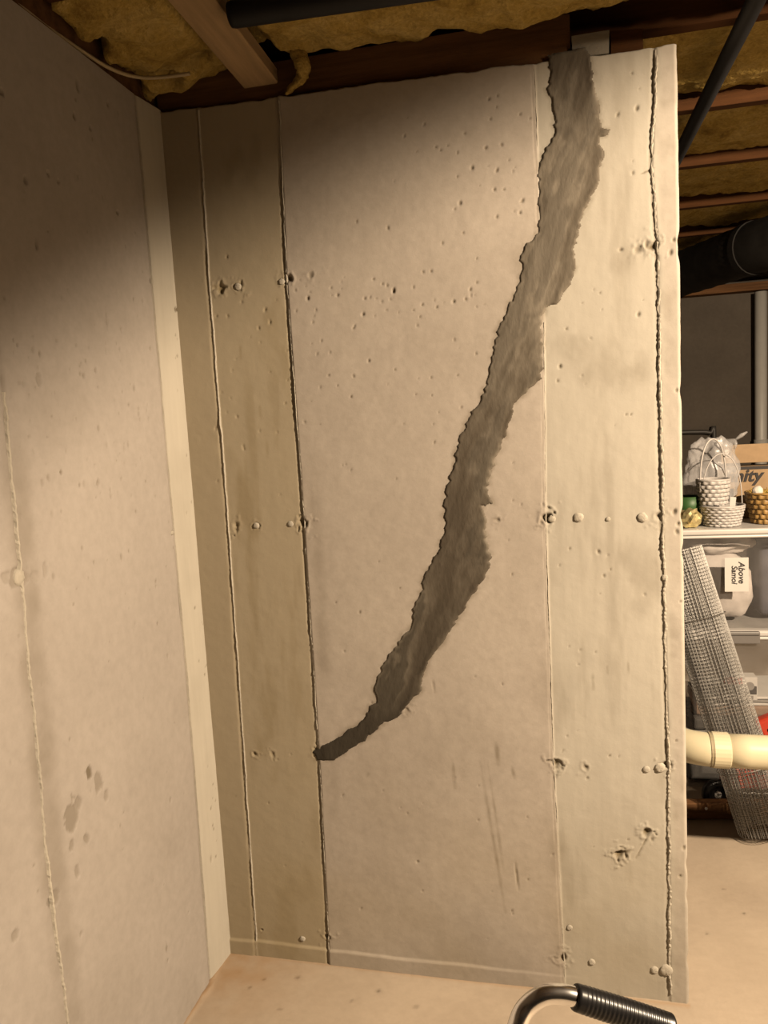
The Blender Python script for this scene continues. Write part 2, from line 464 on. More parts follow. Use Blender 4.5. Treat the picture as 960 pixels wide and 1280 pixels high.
# panel tints: the narrow form boards left a yellower face
G += 0.85 * sstep(-0.004, 0.004, X - s[0]) * (1 - sstep(-0.004, 0.004, X - s[1]))
G += 0.95 * sstep(-0.004, 0.004, X - s[2]) * (1 - sstep(-0.004, 0.02, X - s[3]))
G += 0.55 * (1 - sstep(-0.004, 0.004, X - s[0]))
G += 0.35 * sstep(0.0, 0.01, X - s[3])
streak = fbm(X, Z, 0.035, 71, 4, ax=7)
mott = fbm(X, Z, 0.11, 81, 5, ax=1.6)
strip1 = sstep(0, 0.01, X - s[0]) * (1 - sstep(-0.01, 0, X - s[1]))
strip2 = sstep(0, 0.01, X - s[2]) * (1 - sstep(-0.01, 0, X - s[3]))
R = np.maximum(R, strip1 * np.clip(0.14 + 0.34 * sstep(0.0, 0.6, streak) * sstep(1.9, 1.5, Z) * sstep(0.3, 0.9, Z) + 0.36 * sstep(0.0, 0.5, mott), 0, 0.6))
R = np.maximum(R, strip2 * np.clip(0.03 + 0.26 * sstep(0.15, 0.6, mott) + 0.22 * sstep(0.1, 0.7, streak), 0, 0.5))
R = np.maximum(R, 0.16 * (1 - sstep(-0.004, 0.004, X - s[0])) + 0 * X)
R = np.maximum(R, 0.30 * np.exp(-((X - s[1] - 0.028) / 0.022) ** 2) * sstep(-0.4, 0.4, mott) * sstep(1.7, 1.2, Z))
R = np.maximum(R, 0.30 * np.exp(-((X - s[2]) / 0.05) ** 2) * sstep(-0.1, 0.5, mott) * sstep(1.2, 0.9, Z))
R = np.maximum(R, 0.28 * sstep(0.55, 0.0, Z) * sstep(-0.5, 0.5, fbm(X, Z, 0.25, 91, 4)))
R = np.maximum(R, 0.09 * sstep(-0.2, 0.5, fbm(X, Z, 0.2, 95, 5)))
def local(cx, cz, rad):
    i0 = max(np.searchsorted(gx, cx - rad) - 1, 0); i1 = min(np.searchsorted(gx, cx + rad) + 2, nx)
    zc = Z[:, min(max((i0 + i1) // 2, 0), nx - 1)]
    j0 = max(np.searchsorted(zc, cz - rad) - 1, 0); j1 = min(np.searchsorted(zc, cz + rad) + 2, nz)
    return slice(j0, j1), slice(i0, i1)
def pit(cx, cz, r, dep, dark, el=1.3, rot=0.0):
    sl = local(cx, cz, r * 3)
    dx = X[sl] - cx; dz = Z[sl] - cz
    a = (dx * math.cos(rot) + dz * math.sin(rot)) / r; b = (-dx * math.sin(rot) + dz * math.cos(rot)) / (r * el)
    d = a * a + b * b
    g = np.exp(-d ** 2)
    h[sl] -= dep * g
    R[sl] = np.maximum(R[sl], dark * g)  # shade of the hollow painted in on top of its real depth
def streakline(p0, p1, wd, dark, dep=0.0):
    (x0, z0), (x1, z1) = p0, p1
    L2 = (x1 - x0) ** 2 + (z1 - z0) ** 2
    t = np.clip(((X - x0) * (x1 - x0) + (Z - z0) * (z1 - z0)) / L2, 0, 1)
    d = np.hypot(X - x0 - t * (x1 - x0), Z - z0 - t * (z1 - z0)) + 0.002 * fbm(X, Z, 0.02, 99, 2)
    g = np.exp(-(d / wd) ** 2) * (0.35 + 0.65 * sstep(0.0, 0.25, t)) * (1 - 0.5 * sstep(0.6, 1, t))
    np.maximum(R, min(1, 1.35 * dark) * g * (0.75 + 0.4 * fbm(X, Z, 0.03, 98, 2)), out=R)
    h[:] = h - dep * g
for px, py, rr in PITS:
    cx, cz = back(px, py)
    pit(cx, cz, 0.0009 * rr + 0.0012, 0.0011 * rr, 0.72, random.uniform(1.0, 1.8), random.uniform(-.4, .4))
def scatter(n, x0, x1, y0, y1, big=1.0):
    for _ in range(n):
        cx, cz = back(random.uniform(x0, x1), random.uniform(y0, y1))
        r = random.choice((0.0024, 0.0028, 0.0035)) * big
        pit(cx, cz, r * 0.72, r * 0.5, 0.45, random.uniform(.8, 2.0), random.uniform(-.6, .6))
scatter(26, 365, 610, 345, 400); scatter(14, 490, 665, 110, 340); scatter(20, 380, 600, 400, 560); scatter(18, 265, 350, 370, 620, 1.2)
scatter(12, 690, 815, 100, 600); scatter(16, 400, 660, 960, 1180); scatter(14, 420, 660, 560, 900); scatter(16, 690, 830, 690, 1190); scatter(8, 290, 400, 900, 1180)
for px, py, rr, dep in CRATERS:
    cx, cz = back(px, py)
    r = rr * 0.0019
    sl = local(cx, cz, r * 3)
    dx = X[sl] - cx; dz = Z[sl] - cz
    nz_ = 1 + 0.95 * fbm(X[sl], Z[sl], 0.012, int(px), 4)
    d = np.hypot(dx, dz) / (r * 1.15) * nz_
    h[sl] += 0.0026 * dep * (-1.1 * np.exp(-(d / 0.55) ** 2) + 0.30 * np.exp(-((d - 0.95) / 0.28) ** 2))
    R[sl] = np.maximum(R[sl], 0.34 * dep * np.exp(-(d / 0.55) ** 2) + 0.18 * np.exp(-(d / 1.25) ** 4))
for a, b, wd, dk in (((600,950),(632,1140),.0045,.42),((610,955),(630,1090),.0035,.36),((566,950),(569,985),.005,.38),((620,928),(623,955),.006,.42),((640,958),(643,972),.004,.36),((759,830),(760,847),.0035,.6),((741,843),(742,862),.0035,.45),((785,826),(786,842),.003,.35),((324,505),(326,525),.006,.5),((333,548),(334,572),.006,.45),((300,430),(301,455),.006,.4),((462,965),(458,972),.006,.35)):
    streakline(back(*a), back(*b), wd, dk)
for a, b, wd, dk, dp in (((644,1078),(648,1112),.0022,.85,.002),((812,1042),(795,1073),.0022,.9,.002),((780,1066),(774,1085),.003,.5,.001),((541,850),(543,866),.002,.5,.001),((765,1068),(790,1064),.004,.7,.003),((800,218),(818,210),.0018,.6,.001),((262,358),(282,357),.004,.6,.002)):
    streakline(back(*a), back(*b), wd, dk, dp)
# big faint blotches seen on the right hand board, and the pale ridge left of the patch foot
for px, py, rr, dk in ((770,440,.03,.14),(745,505,.03,.10),(650,325,.022,.30),(782,1150,.05,.16),(690,860,.05,.22),(842,790,.018,.25),(320,850,.05,.25),(345,840,.03,.25),(300,860,.02,.3),(700,690,.03,.14)):
    cx, cz = back(px, py)
    sl = local(cx, cz, rr * 2.5)
    d = np.hypot(X[sl] - cx, (Z[sl] - cz) * 0.7) / rr
    R[sl] = np.maximum(R[sl], dk * np.exp(-d ** 2 * (1 + 0.5 * fbm(X[sl], Z[sl], 0.03, 5, 3))))
# dried smear of the repair cement just outside the patch outline
bx = (X > poly[:, 0].min() - .03) & (X < poly[:, 0].max() + .03) & (Z > poly[:, 1].min() - .03)
xs_, zs_ = X[bx], Z[bx]
dd = np.full(xs_.shape, 9.0)
for (a, b), (c, d) in zip(poly, np.roll(poly, -1, 0)):
    l2 = (c - a) ** 2 + (d - b) ** 2
    if l2 < 1e-12: continue
    t = np.clip(((xs_ - a) * (c - a) + (zs_ - b) * (d - b)) / l2, 0, 1)
    dd = np.minimum(dd, np.hypot(xs_ - a - t * (c - a), zs_ - b - t * (d - b)))
sm = np.exp(-(dd / 0.008) ** 2) * sstep(-0.35, 0.35, fbm(xs_, zs_, 0.025, 131, 4)) * 0.42
R[bx] = np.maximum(R[bx], sm)
edge = sstep(W - 0.006, W, X)
chip = np.clip(fbm(Z, X * 0, 0.10, 111, 5) - 0.15, 0, 1) * 0.007
for py, a in ((300, .012), (316, .010), (490, .008), (645, .014), (690, .010), (1080, .008), (1120, .008), (1200, .010)):
    cz = back(850, py)[1]
    chip = chip + a * 0.6 * np.exp(-((Z - cz) / 0.016) ** 2)
h -= edge * (0.003 + chip)
strip3 = sstep(0.0, 0.01, X - s[3])
ledge = sstep(0.046, 0.040, Z - floor_z(X) + 0.006 * fbm(X, X * 0 + 1, 0.15, 133, 3)) * sstep(1.1, 0.6, X)
h += 0.0045 * ledge
R = np.maximum(R, 0.14 * ledge)
h += strip3 * 0.0012 * fbm(X, Z, 0.05, 121, 4)
R = np.maximum(R, strip3 * 0.25 * sstep(0.1, 0.7, fbm(X, Z, 0.08, 122, 4)))
XP = X - sstep(W - 0.006, W, X) * chip * 0.5
P = np.stack((XP, -h, Z), -1)
nv = P.shape[0] * P.shape[1]
Vv = [P.reshape(-1, 3)]; Qv = [grid_quads(nz, nx)]
rim_r = np.arange(nz) * nx + nx - 1
er = P[:, -1, :].copy(); er[:, 1] = 0.2
Vv.append(er); o1 = nv
i = np.arange(nz - 1)
Qv.append(np.stack((rim_r[i], o1 + i, o1 + i + 1, rim_r[i + 1]), -1))
o2 = o1 + nz
et = P[-1, :, :].copy(); et[:, 1] = 0.2
Vv.append(et)
i = np.arange(nx - 1); rt = (nz - 1) * nx + i
Qv.append(np.stack((rt, rt + 1, o2 + i + 1, o2 + i), -1))
o3 = o2 + nx
Vv.append(np.array([(0, .2, -.07), (W, .2, -.07), (W, .2, H + SL), (0, .2, H)]))
Qv.append(np.array([(o3 + 1, o3, o3 + 3, o3 + 2)]))
me = raw_mesh('wall_back', np.concatenate(Vv), np.concatenate(Qv))
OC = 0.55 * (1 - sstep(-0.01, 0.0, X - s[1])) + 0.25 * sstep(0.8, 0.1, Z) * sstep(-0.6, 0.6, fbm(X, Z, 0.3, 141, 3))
set_stain_shade(me, np.clip(R, 0, 1), np.clip(G, 0, 1), np.clip(OC, 0, 0.7))
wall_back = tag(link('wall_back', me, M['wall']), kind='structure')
HB = h; XB = X; ZB = Z

def seam_mesh(name, zs, xs, hh, wd, rough, seed, axis='back'):
    """a raised fin of cement left where two form boards met"""
    r = np.random.default_rng(seed)
    n = len(zs)
    jit = fbm(zs, zs * 0 + seed, 0.03, seed, 4) * rough * 0.003
    hgt = hh * np.clip(0.45 + 0.9 * fbm(zs, zs * 0 + 2, 0.06, seed + 9, 5) + rough * 0.35 * r.uniform(-1, 1, n), 0.05, 1.8)
    a = xs + jit
    rows = []
    for dx, dh in ((-wd, -0.004), (-wd * 0.35, 0.7), (wd * 0.2, 1.0), (wd * 0.6, 0.5), (wd * 1.2, -0.004)):
        off = a + dx * (0.8 + 0.4 * r.uniform(0, 1, n) * rough)
        hv = np.where(dh > 0, hgt * dh, dh)
        rows.append(np.stack((off, -hv, zs), -1) if axis == 'back' else np.stack((hv, off, zs), -1))
    P = np.stack(rows, 1)
    return raw_mesh(name, P, grid_quads(n, 5, flip=(axis != 'back')), smooth=False)

for k, (hh, wd, rg) in {0: (0.0032, 0.0024, 0.8), 1: (0.0030, 0.0023, 1.1), 2: (0.0024, 0.0018, 0.6), 3: (0.0038, 0.0042, 1.7)}.items():
    zs = np.arange(floor_z(0.5) + 0.01, float(top_z(seam_x(k, 2.3))) - 0.01, 0.005)
    xs = seam_x(k, zs)
    if k == 2:      # the repair patch covers this seam higher up
        zA = back(680, 402)[1]; zB = back(670, 185)[1]
        for seg, (a, b) in enumerate(((zs[0], zA), (zB, zs[-1]))):
            q = (zs >= a) & (zs <= b)
            o = link('form_seam', seam_mesh('form_seam', zs[q], xs[q], hh, wd, rg, 300 + seg), M['mortar'], wall_back)
    else:
        link('form_seam', seam_mesh('form_seam', zs, xs, hh, wd, rg, 200 + k), M['mortar'], wall_back)

def plug_mesh(seed, n=14):
    r = random.Random(seed)
    b = bmesh.new()
    prof = [(0.0, 0.0075), (0.005, 0.008), (0.0085, 0.0065), (0.0105, 0.002), (0.0125, -0.006)]
    lathe_bm(prof, n, b)
    for v in b.verts:
        k = 1 + r.uniform(-0.10, 0.10)
        v.co.x *= k; v.co.y *= k; v.co.z *= r.uniform(0.75, 1.2)
    bmesh.ops.recalc_face_normals(b, faces=b.faces)
    for f_ in b.faces: f_.smooth = True
    me = bpy.data.meshes.new('tie_plug'); b.to_mesh(me); b.free()
    me.materials.append(M['mortar'])
    return me
PLUG = [plug_mesh(k) for k in range(4)]
for k, (px, py, sc) in enumerate(((723,647,1.1),(803,647,1.1),(833,1213,1.45),(825,960,1.1),(818,1213,.9),(690,649,.8),(297,358,.8),(352,352,.7),(320,657,.7),(363,655,.7),(378,1174,.7),(740,1203,.8),(808,962,.8),(760,649,.5),(712,1160,.7),(831,722,.7))):
    x, z = back(px, py)
    o = link('tie_plug', PLUG[k % 4], None, wall_back, (x, 0.001, z), (math.pi / 2, random.uniform(0, 6), 0))
    o.scale = (sc, sc, sc * 0.5)

# ------------------------------------------------------------------ setting: left wall
ly = np.concatenate((np.linspace(-7.2, -1.15, 20), np.linspace(-1.1, 0.0, 330), np.linspace(0.05, 4.5, 20)))
gv = np.linspace(0, 1, 640)
Yl, V_ = np.meshgrid(ly, gv)
Z = -0.05 + (H + 0.05) * V_
h = 0.0016 * fbm(Yl, Z, 0.4, 151, 4) + 0.0004 * fbm(Yl, Z, 0.03, 155, 3)
SA = sorted([left(*p) for p in ((182,256),(191,358),(211,588),(234,839),(261,1196))], key=lambda t: t[1])
SB = sorted([left(*p) for p in ((0,440),(16,621),(32,786),(56,1052),(80,1238))], key=lambda t: t[1])
sa = np.interp(Z, [t[1] for t in SA], [t[0] for t in SA])
sb = np.interp(Z, [t[1] for t in SB], [t[0] for t in SB])
# corner board: tilted a little towards the room
h += np.where(Yl < 0.01, 0.012 * np.clip((Yl - sa) / -sa, 0, 1), 0.0)
R = np.zeros_like(Z); G = np.zeros_like(Z)
ga = np.exp(-((Yl - sa + 0.003) / 0.005) ** 2) * (0.5 + 0.5 * sstep(-0.4, 0.4, fbm(Z, Yl * 0, 0.1, 161, 3)))
h -= 0.004 * ga; R = np.maximum(R, 0.42 * ga)
G = np.maximum(G, sstep(-0.003, 0.003, Yl - sa) * (Yl < 0.01) * 0.95)
wob = sb + 0.006 * fbm(Z, Yl * 0, 0.25, 163, 3)
band = np.exp(-((Yl - wob - 0.012) / 0.040) ** 4) * sstep(1.62, 1.40, Z)
R = np.maximum(R, 0.40 * band * (0.75 + 0.6 * fbm(Yl, Z, 0.06, 165, 4)))
gb = np.exp(-((Yl - wob) / 0.006) ** 2) * (0.25 + 0.75 * sstep(-0.2, 0.4, fbm(Z, Yl * 0, 0.07, 167, 3)))
h -= 0.004 * gb; R = np.maximum(R, 0.45 * gb)
R = np.maximum(R, 0.10 * sstep(0.0, 0.6, fbm(Yl, Z, 0.22, 171, 5)))
R = np.maximum(R, 0.16 * sstep(0.4, 0.0, Z) * sstep(-0.5, 0.5, fbm(Yl, Z, 0.2, 172, 4)))
LY = Yl
def lpit(py_, pz, r, dep, dark, el=1.2, rough=0.0, seed=3, rot=0.0):
    d2 = (np.abs(LY[0] - py_) < r * 3.5).nonzero()[0]
    if len(d2) == 0: return
    i0, i1 = d2[0], d2[-1] + 1
    zz = Z[:, 0]
    d3 = (np.abs(zz - pz) < r * el * 3.5).nonzero()[0]
    if len(d3) == 0: return
    sl = (slice(d3[0], d3[-1] + 1), slice(i0, i1))
    dx = LY[sl] - py_; dz = Z[sl] - pz
    a = (dx * math.cos(rot) + dz * math.sin(rot)) / r; b = (-dx * math.sin(rot) + dz * math.cos(rot)) / (r * el)
    d = (a * a + b * b) * (1 + rough * fbm(LY[sl], Z[sl], 0.012, seed, 3))
    g = np.exp(-np.maximum(d, 0) ** 2) if r < 0.006 else sstep(1.25, 0.75, d)
    h[sl] -= dep * g
    R[sl] = np.maximum(R[sl], dark * g)  # pit shade and dark specks painted in together
for px, py, rr, dk, el in ((112,966,.010,.85,1.3),(124,978,.014,.42,1.5),(133,995,.008,.35,1.5),(90,1022,.021,.50,1.6),(98,1005,.010,.40,1.6),(90,1056,.008,.40,1.4),(109,1048,.008,.42,1.3),(97,1090,.007,.35,2.2),(68,1124,.018,.50,1.0),(23,722,.022,.45,.9),(8,722,.012,.25,1),(44,722,.012,.20,1.2),(57,712,.007,.25,2),(20,1168,.009,.36,1.1),(102,1168,.004,.4,1.3),(209,1186,.0035,.7,1.8),(210,1201,.003,.7,1.4),(236,1140,.003,.5,1),(197,779,.003,.7,1.5),(213,1000,.003,.5,1.5),(210,820,.003,.5,2),(195,726,.003,.6,1),(195,733,.003,.5,1),(215,666,.006,.4,1),(190,352,.006,.6,1.2),(93,145,.005,.75,1.5),(113,160,.004,.6,1.4),(147,266,.0055,.7,.9),(73,227,.004,.6,1),(60,217,.004,.5,1),(97,107,.005,.5,2.2),(32,224,.005,.5,1.5),(46,306,.004,.4,2.5),(134,399,.005,.35,3.5),(50,442,.003,.7,1.5),(77,590,.004,.8,1),(215,387,.006,.75,1),(222,402,.003,.7,1),(223,413,.003,.7,1),(49,474,.008,.3,1.4),(120,463,.005,.4,1.1),(105,470,.004,.45,1),(152,412,.006,.25,1),(157,308,.003,.5,1),(22,431,.003,.5,1),(135,130,.004,.5,1.6),(2,115,.006,.5,1.2),(262,1075,.004,.4,2)):
    yy, zz_ = left(px, py)
    lpit(yy, zz_, rr, 0.0035 if rr < .012 else 0.003, dk, el, 0.9, int(px))
for _ in range(90):
    px = random.uniform(5, 190); py = random.gauss(510, 70)
    yy, zz_ = left(px, py)
    r = random.choice((.0025, .003, .005))
    lpit(yy, zz_, r, .0015, random.uniform(.15, .42), random.uniform(.8, 1.6), .8, 3)
for _ in range(70):
    px = random.uniform(5, 230); py = random.uniform(110, 1200)
    yy, zz_ = left(px, py)
    lpit(yy, zz_, random.choice((.002, .0026, .003)), .0015, random.uniform(.2, .55), random.uniform(.8, 1.8), .8, 3)
for _ in range(26):     # black specks down the corner board
    py = random.uniform(380, 1150)
    x0 = 199 + (py - 158) * 0.0825
    yy, zz_ = left(x0 - random.uniform(1, 9), py)
    lpit(yy, zz_, random.choice((.002, .003)), .001, random.uniform(.4, .8), 1.2, .8, 3)
P = np.stack((h, Yl, Z), -1)
me = raw_mesh('wall_left', P, grid_quads(*Z.shape))
set_stain_shade(me, np.clip(R, 0, 1), np.clip(G, 0, 1))
wall_left = tag(link('wall_left', me, M['wall_l']), kind='structure')
for nm, SQ, hh, rg in (('a', SA, 0.0022, 0.6), ('b', SB, 0.0026, 1.6)):
    zs = np.arange(0.02, H - 0.02 if nm == 'a' else 1.62, 0.006)
    ys = np.interp(zs, [t[1] for t in SQ], [t[0] for t in SQ]) + (0.006 * fbm(zs, zs * 0, 0.25, 163, 3) if nm == 'b' else 0)
    me = seam_mesh('form_seam', zs, ys, hh, 0.0028 if nm == 'a' else 0.0045, rg, 240, 'left')
    link('form_seam', me, M['mortar'], wall_left)
yy, zz_ = left(23, 722)
o = link('tie_plug', PLUG[1], None, wall_left, (-0.003, yy + 0.004, zz_), (0, math.pi / 2, 0)); o.scale = (1.5, 1.3, .7)
yy, zz_ = left(215, 666)
o = link('tie_plug', PLUG[2], None, wall_left, (-0.002, yy, zz_), (0, math.pi / 2, 0)); o.scale = (.6, .8, .7)

# ------------------------------------------------------------------ setting: the rest of the basement
def slab(name, size, c, m, **k):
    return tag(bm_obj(name, box_bm(size, c), m), kind='structure')
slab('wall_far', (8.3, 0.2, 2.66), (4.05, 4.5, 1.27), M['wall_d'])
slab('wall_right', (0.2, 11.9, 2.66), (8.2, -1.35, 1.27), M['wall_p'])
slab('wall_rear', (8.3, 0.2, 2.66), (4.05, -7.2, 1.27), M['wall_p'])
slab('trim_1', (0.06, 11.7, 0.30), (-0.04, -1.35, 2.505), M['wood_dark'])
slab('ceiling', (8.5, 12.0, 0.03), (4.05, -1.35, 2.66), M['subfloor'])

# ------------------------------------------------------------------ the repair patch
px0, pz0 = poly.min(0) - 0.004; px1, pz1 = poly.max(0) + 0.004
st = 0.0024
gx2 = np.arange(px0, px1, st); gz2 = np.arange(pz0, pz1, st)
X2, Z2 = np.meshgrid(gx2, gz2)
inside = np.zeros(X2.shape, bool); dist = np.full(X2.shape, 9.0)
for (a, b), (c, d) in zip(poly, np.roll(poly, -1, 0)):
    if b != d:
        cr = ((b > Z2) != (d > Z2)) & (X2 < (c - a) * (Z2 - b) / (d - b) + a)
        inside ^= cr
    l2 = (c - a) ** 2 + (d - b) ** 2
    if l2 < 1e-12: continue
    t = np.clip(((X2 - a) * (c - a) + (Z2 - b) * (d - b)) / l2, 0, 1)
    dist = np.minimum(dist, np.hypot(X2 - a - t * (c - a), Z2 - b - t * (d - b)))
sd = np.where(inside, dist, -dist)
keep = sd > -0.0016
# snap the outermost vertices on to the outline so the edge is clean
wv = 0.02 * fbm(X2, Z2, 0.2, 402, 2)
tw = fbm(X2 - 0.36 * Z2 + wv, Z2 + 0.36 * X2, 0.040, 400, 5, ax=6) * 1.5
h2 = 0.0006 + 0.0013 * sstep(0, 0.006, sd) + 0.0016 * tw * sstep(0, 0.015, sd) + 0.0006 * fbm(X2, Z2, 0.02, 410, 3)
h2 = np.where(sd < 0.0012, -0.0015, h2)
# sit on the wall face underneath
ix = np.clip((X2 / W * (HB.shape[1] - 1)).astype(int), 0, HB.shape[1] - 1)
iz = np.clip(((Z2 + 0.05) / (H + 0.05) * (HB.shape[0] - 1)).astype(int), 0, HB.shape[0] - 1)
base = 0.0016 * fbm(X2, Z2, 0.35, 51, 4) + np.interp(X2, [0.31, 0.34, 0.95, 0.975], [-0.0025, 0.0015, 0.0015, -0.0008])
yy2 = -(base + h2 + 0.001)
idx = -np.ones(X2.shape, int)
idx[keep] = np.arange(keep.sum())
cell = keep[:-1, :-1] & keep[1:, :-1] & keep[:-1, 1:] & keep[1:, 1:]
jj, ii = cell.nonzero()
Q = np.stack((idx[jj, ii], idx[jj, ii + 1], idx[jj + 1, ii + 1], idx[jj + 1, ii]), -1)
me = raw_mesh('repair_patch', np.stack((X2, yy2, Z2), -1)[keep], Q)
cure = np.clip(sstep(0.75, 1.75, Z2 + 0.18 * fbm(X2, Z2, 0.15, 421, 3)), 0, 1)
film = 0.75 * sstep(0.12, 0.5, tw + 0.35 * fbm(X2, Z2, 0.03, 431, 3)) * sstep(0.002, 0.012, sd)
film = np.maximum(film, 0.5 * sstep(0.1, 0.5, fbm(X2, Z2, 0.09, 441, 5, ax=2.2)))
film = film * (1 - 0.45 * cure)
film = np.maximum(film, 0.95 * sstep(0.86, 0.70, Z2))
tn = 0.5 + 0.45 * (0.75 * tw + 0.25 * fbm(X2, Z2, 0.03, 451, 4)) + 0.18 * fbm(X2, Z2, 0.16, 461, 3)
set_stain_shade(me, cure[keep], film[keep], np.clip(tn, 0, 1)[keep])
tag(link('repair_patch', me, M['patch']), 'dark grey cement repair patch running down the crack in the wall', 'crack repair')

# ------------------------------------------------------------------ ceiling timber
JZ0 = 2.402
def joist(y, x0, x1, label, m='wood_joist', z0=JZ0, th=0.04, grp=True):
    o = bm_obj('ceiling_joist', box_bm((x1 - x0, th, 2.64 - z0), ((x1 - x0) / 2, 0, (2.64 - z0) / 2), 0.002, 1), M[m], None, (x0, y, z0))
    return tag(o, label, 'joist', 'ceiling joists' if grp else None)
JY = (-0.47, 0.10, 0.655, 1.24, 1.88, 2.50, 3.10, 3.70)
names = ('nearest brown joist, its end above the left wall at the top edge', 'brown joist just behind the top of the patched wall',
         'brown joist crossed by the black pipe, second behind the patched wall', 'third brown joist behind the patched wall, at the lower end of the black pipe',
         'fourth brown joist behind the patched wall, above the dark duct', 'shadowed joist over the dark duct', 'shadowed joist beyond the dark duct', 'shadowed joist nearest the far wall')
for y, nm in zip(JY, names):
    joist(y, 0.01, 8.08, nm)
for y, nm in ((-1.04, 'joist in front of the clamp lamp'), (-1.61, 'joist just behind the clamp lamp'), (-2.2, 'second joist behind the clamp lamp'), (-2.8, 'third joist behind the clamp lamp')):
    joist(y, 0.01, 8.08, nm)
# sill plate on the wall
def prism(name, pts, y0, y1, m, parent=None):
    b = bmesh.new()
    A = [b.verts.new((x, y0, z)) for x, z in pts]; Bq = [b.verts.new((x, y1, z)) for x, z in pts]
    b.faces.new(A); b.faces.new(Bq[::-1])
    n = len(pts)
    for k in range(n): b.faces.new((A[k], Bq[k], Bq[(k + 1) % n], A[(k + 1) % n]))
    return bm_obj(name, b, m, parent)
sp = prism('sill_plate', [(0.0, H - 0.004), (1.05, float(top_z(1.05)) - 0.004), (1.05, JZ0 + 0.035), (0.0, JZ0 + 0.035)], 0.012, 0.075, M['wood_dark'])
tag(sp, 'dark brown wooden sill plate along the top of the patched wall', 'sill plate')
x0, z0 = back(716, 62); x1, _ = back(761, 52)
b1 = prism('shim_block', [(x0, float(top_z(x0)) - .004), (x1, float(top_z(x1)) - .004), (x1 + .002, float(top_z(x1)) + 0.046), (x0 - .002, float(top_z(x0)) + 0.044)], 0.004, 0.085, M['block'])
tag(b1, 'pale grey shim block on the wall top above the patch', 'block')
x2, _ = back(805, 45)
b2 = prism('shim_block', [(x1 + .006, float(top_z(x1)) - .004), (x2, float(top_z(x2)) - .004), (x2, float(top_z(x2)) + 0.046), (x1 + .006, float(top_z(x1)) + 0.05)], 0.02, 0.085, M['wood_joist'])
tag(b2, 'brown wood shim beside the pale block on the wall top', 'block')
# flat pale board running from the front joist to the wall
bd = bm_obj('nailer_board', box_bm((0.092, 0.46, 0.038), (0, 0, 0), 0.003, 1), M['wood_pale'], None, (0.287, -0.215, 2.412), (math.radians(-2), 0, math.radians(0)))
tag(bd, 'pale flat wooden board running out from the wall top in the corner', 'board')

# ------------------------------------------------------------------ insulation
def batt(name, x0, x1, y0, y1, zc, sag, seed, label, lumps=0.03, dents=(), nx_=None, slabtop=2.635, drop=None):
    dx = 0.012
    xs = np.linspace(x0, x1, max(8, int((x1 - x0) / dx))); ys = np.linspace(y0, y1, max(8, int((y1 - y0) / dx)))
    Xb, Yb = np.meshgrid(xs, ys)
    u = (Yb - y0) / (y1 - y0)
    hz = zc - sag * np.sin(np.pi * np.clip(u, 0, 1)) + lumps * fbm(Xb, Yb, 0.16, seed, 5) + 0.012 * fbm(Xb, Yb, 0.035, seed + 7, 3)
    if drop is not None: hz = hz + drop(Xb, Yb)
    for (px, py, r, dep) in dents:
        hz = hz + dep * np.exp(-(((Xb - px) ** 2 + ((Yb - py) * 1.0) ** 2) / (r * r)) ** 1.5)
    hz = np.minimum(hz, slabtop - 0.03)
    Pb = np.stack((Xb, Yb, hz), -1)
    nr, nc = Xb.shape
    V = [Pb.reshape(-1, 3)]; Qs = [grid_quads(nr, nc, flip=True)]
    off = nr * nc
    loop = np.concatenate((np.arange(nc), np.arange(1, nr) * nc + nc - 1, (nr - 1) * nc + np.arange(nc - 2, -1, -1), np.arange(nr - 2, 0, -1) * nc))
    up = Pb.reshape(-1, 3)[loop].copy(); up[:, 2] = slabtop
    V.append(up)
    n = len(loop); k = np.arange(n); k2 = (k + 1) % n
    Qs.append(np.stack((loop[k], loop[k2], off + k2, off + k), -1))
    V.append(np.array([(x0, y0, slabtop), (x1, y0, slabtop), (x1, y1, slabtop), (x0, y1, slabtop)])); o = off + n
    Qs.append(np.array([(o, o + 1, o + 2, o + 3)]))
    return tag(link(name, raw_mesh(name, np.concatenate(V), np.concatenate(Qs)), M['insul']), label, 'insulation', 'insulation batts')
def c24(px, py, z=2.43):
    p = on(px, py, 2, z)
    return p[0], p[1]
dn = []
for px, py, r, dep in ((112, 34, .026, .18), (98, 48, .018, .14), (206, 82, .026, .17), (246, 72, .024, .16), (358, 78, .03, .12), (30, 18, .03, .05), (560, 40, .05, .04), (700, 25, .05, .05)):
    a, b = c24(px, py)
    dn.append((a, b, r, dep))
def front_drop(Xb, Yb):
    # scalloped lower edge hanging in front of the sill plate
    e = sstep(-0.11, -0.03, Yb)
    sc = 0.5 + 0.5 * fbm(Xb, Xb * 0, 0.13, 505, 4)
    return -0.030 * sstep(0.20, 0.06, Xb) - 0.012 * e * sc + 0.020 * sstep(-0.02 - 0.03 * sc, 0.0, Yb) + 0.055 * np.exp(-((Xb - 0.287) / 0.062) ** 6)
batt('insulation_batt', 0.012, 1.95, -0.445, 0.005, 2.428, 0.012, 500, 'ragged yellow fibreglass batt hanging above the top of the patched wall', 0.034, dn, drop=front_drop)
batt('insulation_batt', 1.05, 3.2, 0.125, 0.63, 2.445, 0.012, 520, 'yellow batt right of the wall top, behind the black pipe', 0.016)
batt('insulation_batt', 1.15, 3.2, 0.68, 1.215, 2.445, 0.012, 530, 'yellow batt between the second and third joists behind the wall', 0.016)
batt('insulation_batt', 1.25, 3.4, 1.265, 1.855, 2.445, 0.012, 540, 'dim yellow batt above the dark duct', 0.018)
batt('insulation_batt', 1.3, 3.4, 1.905, 2.475, 2.445, 0.012, 550, 'shadowed yellow batt over the dark duct towards the far wall', 0.02)
batt('insulation_batt', 1.3, 3.6, 2.525, 3.08, 2.432, 0.01, 560, 'shadowed yellow batt behind the dark duct, nearest the far wall but one', 0.02)
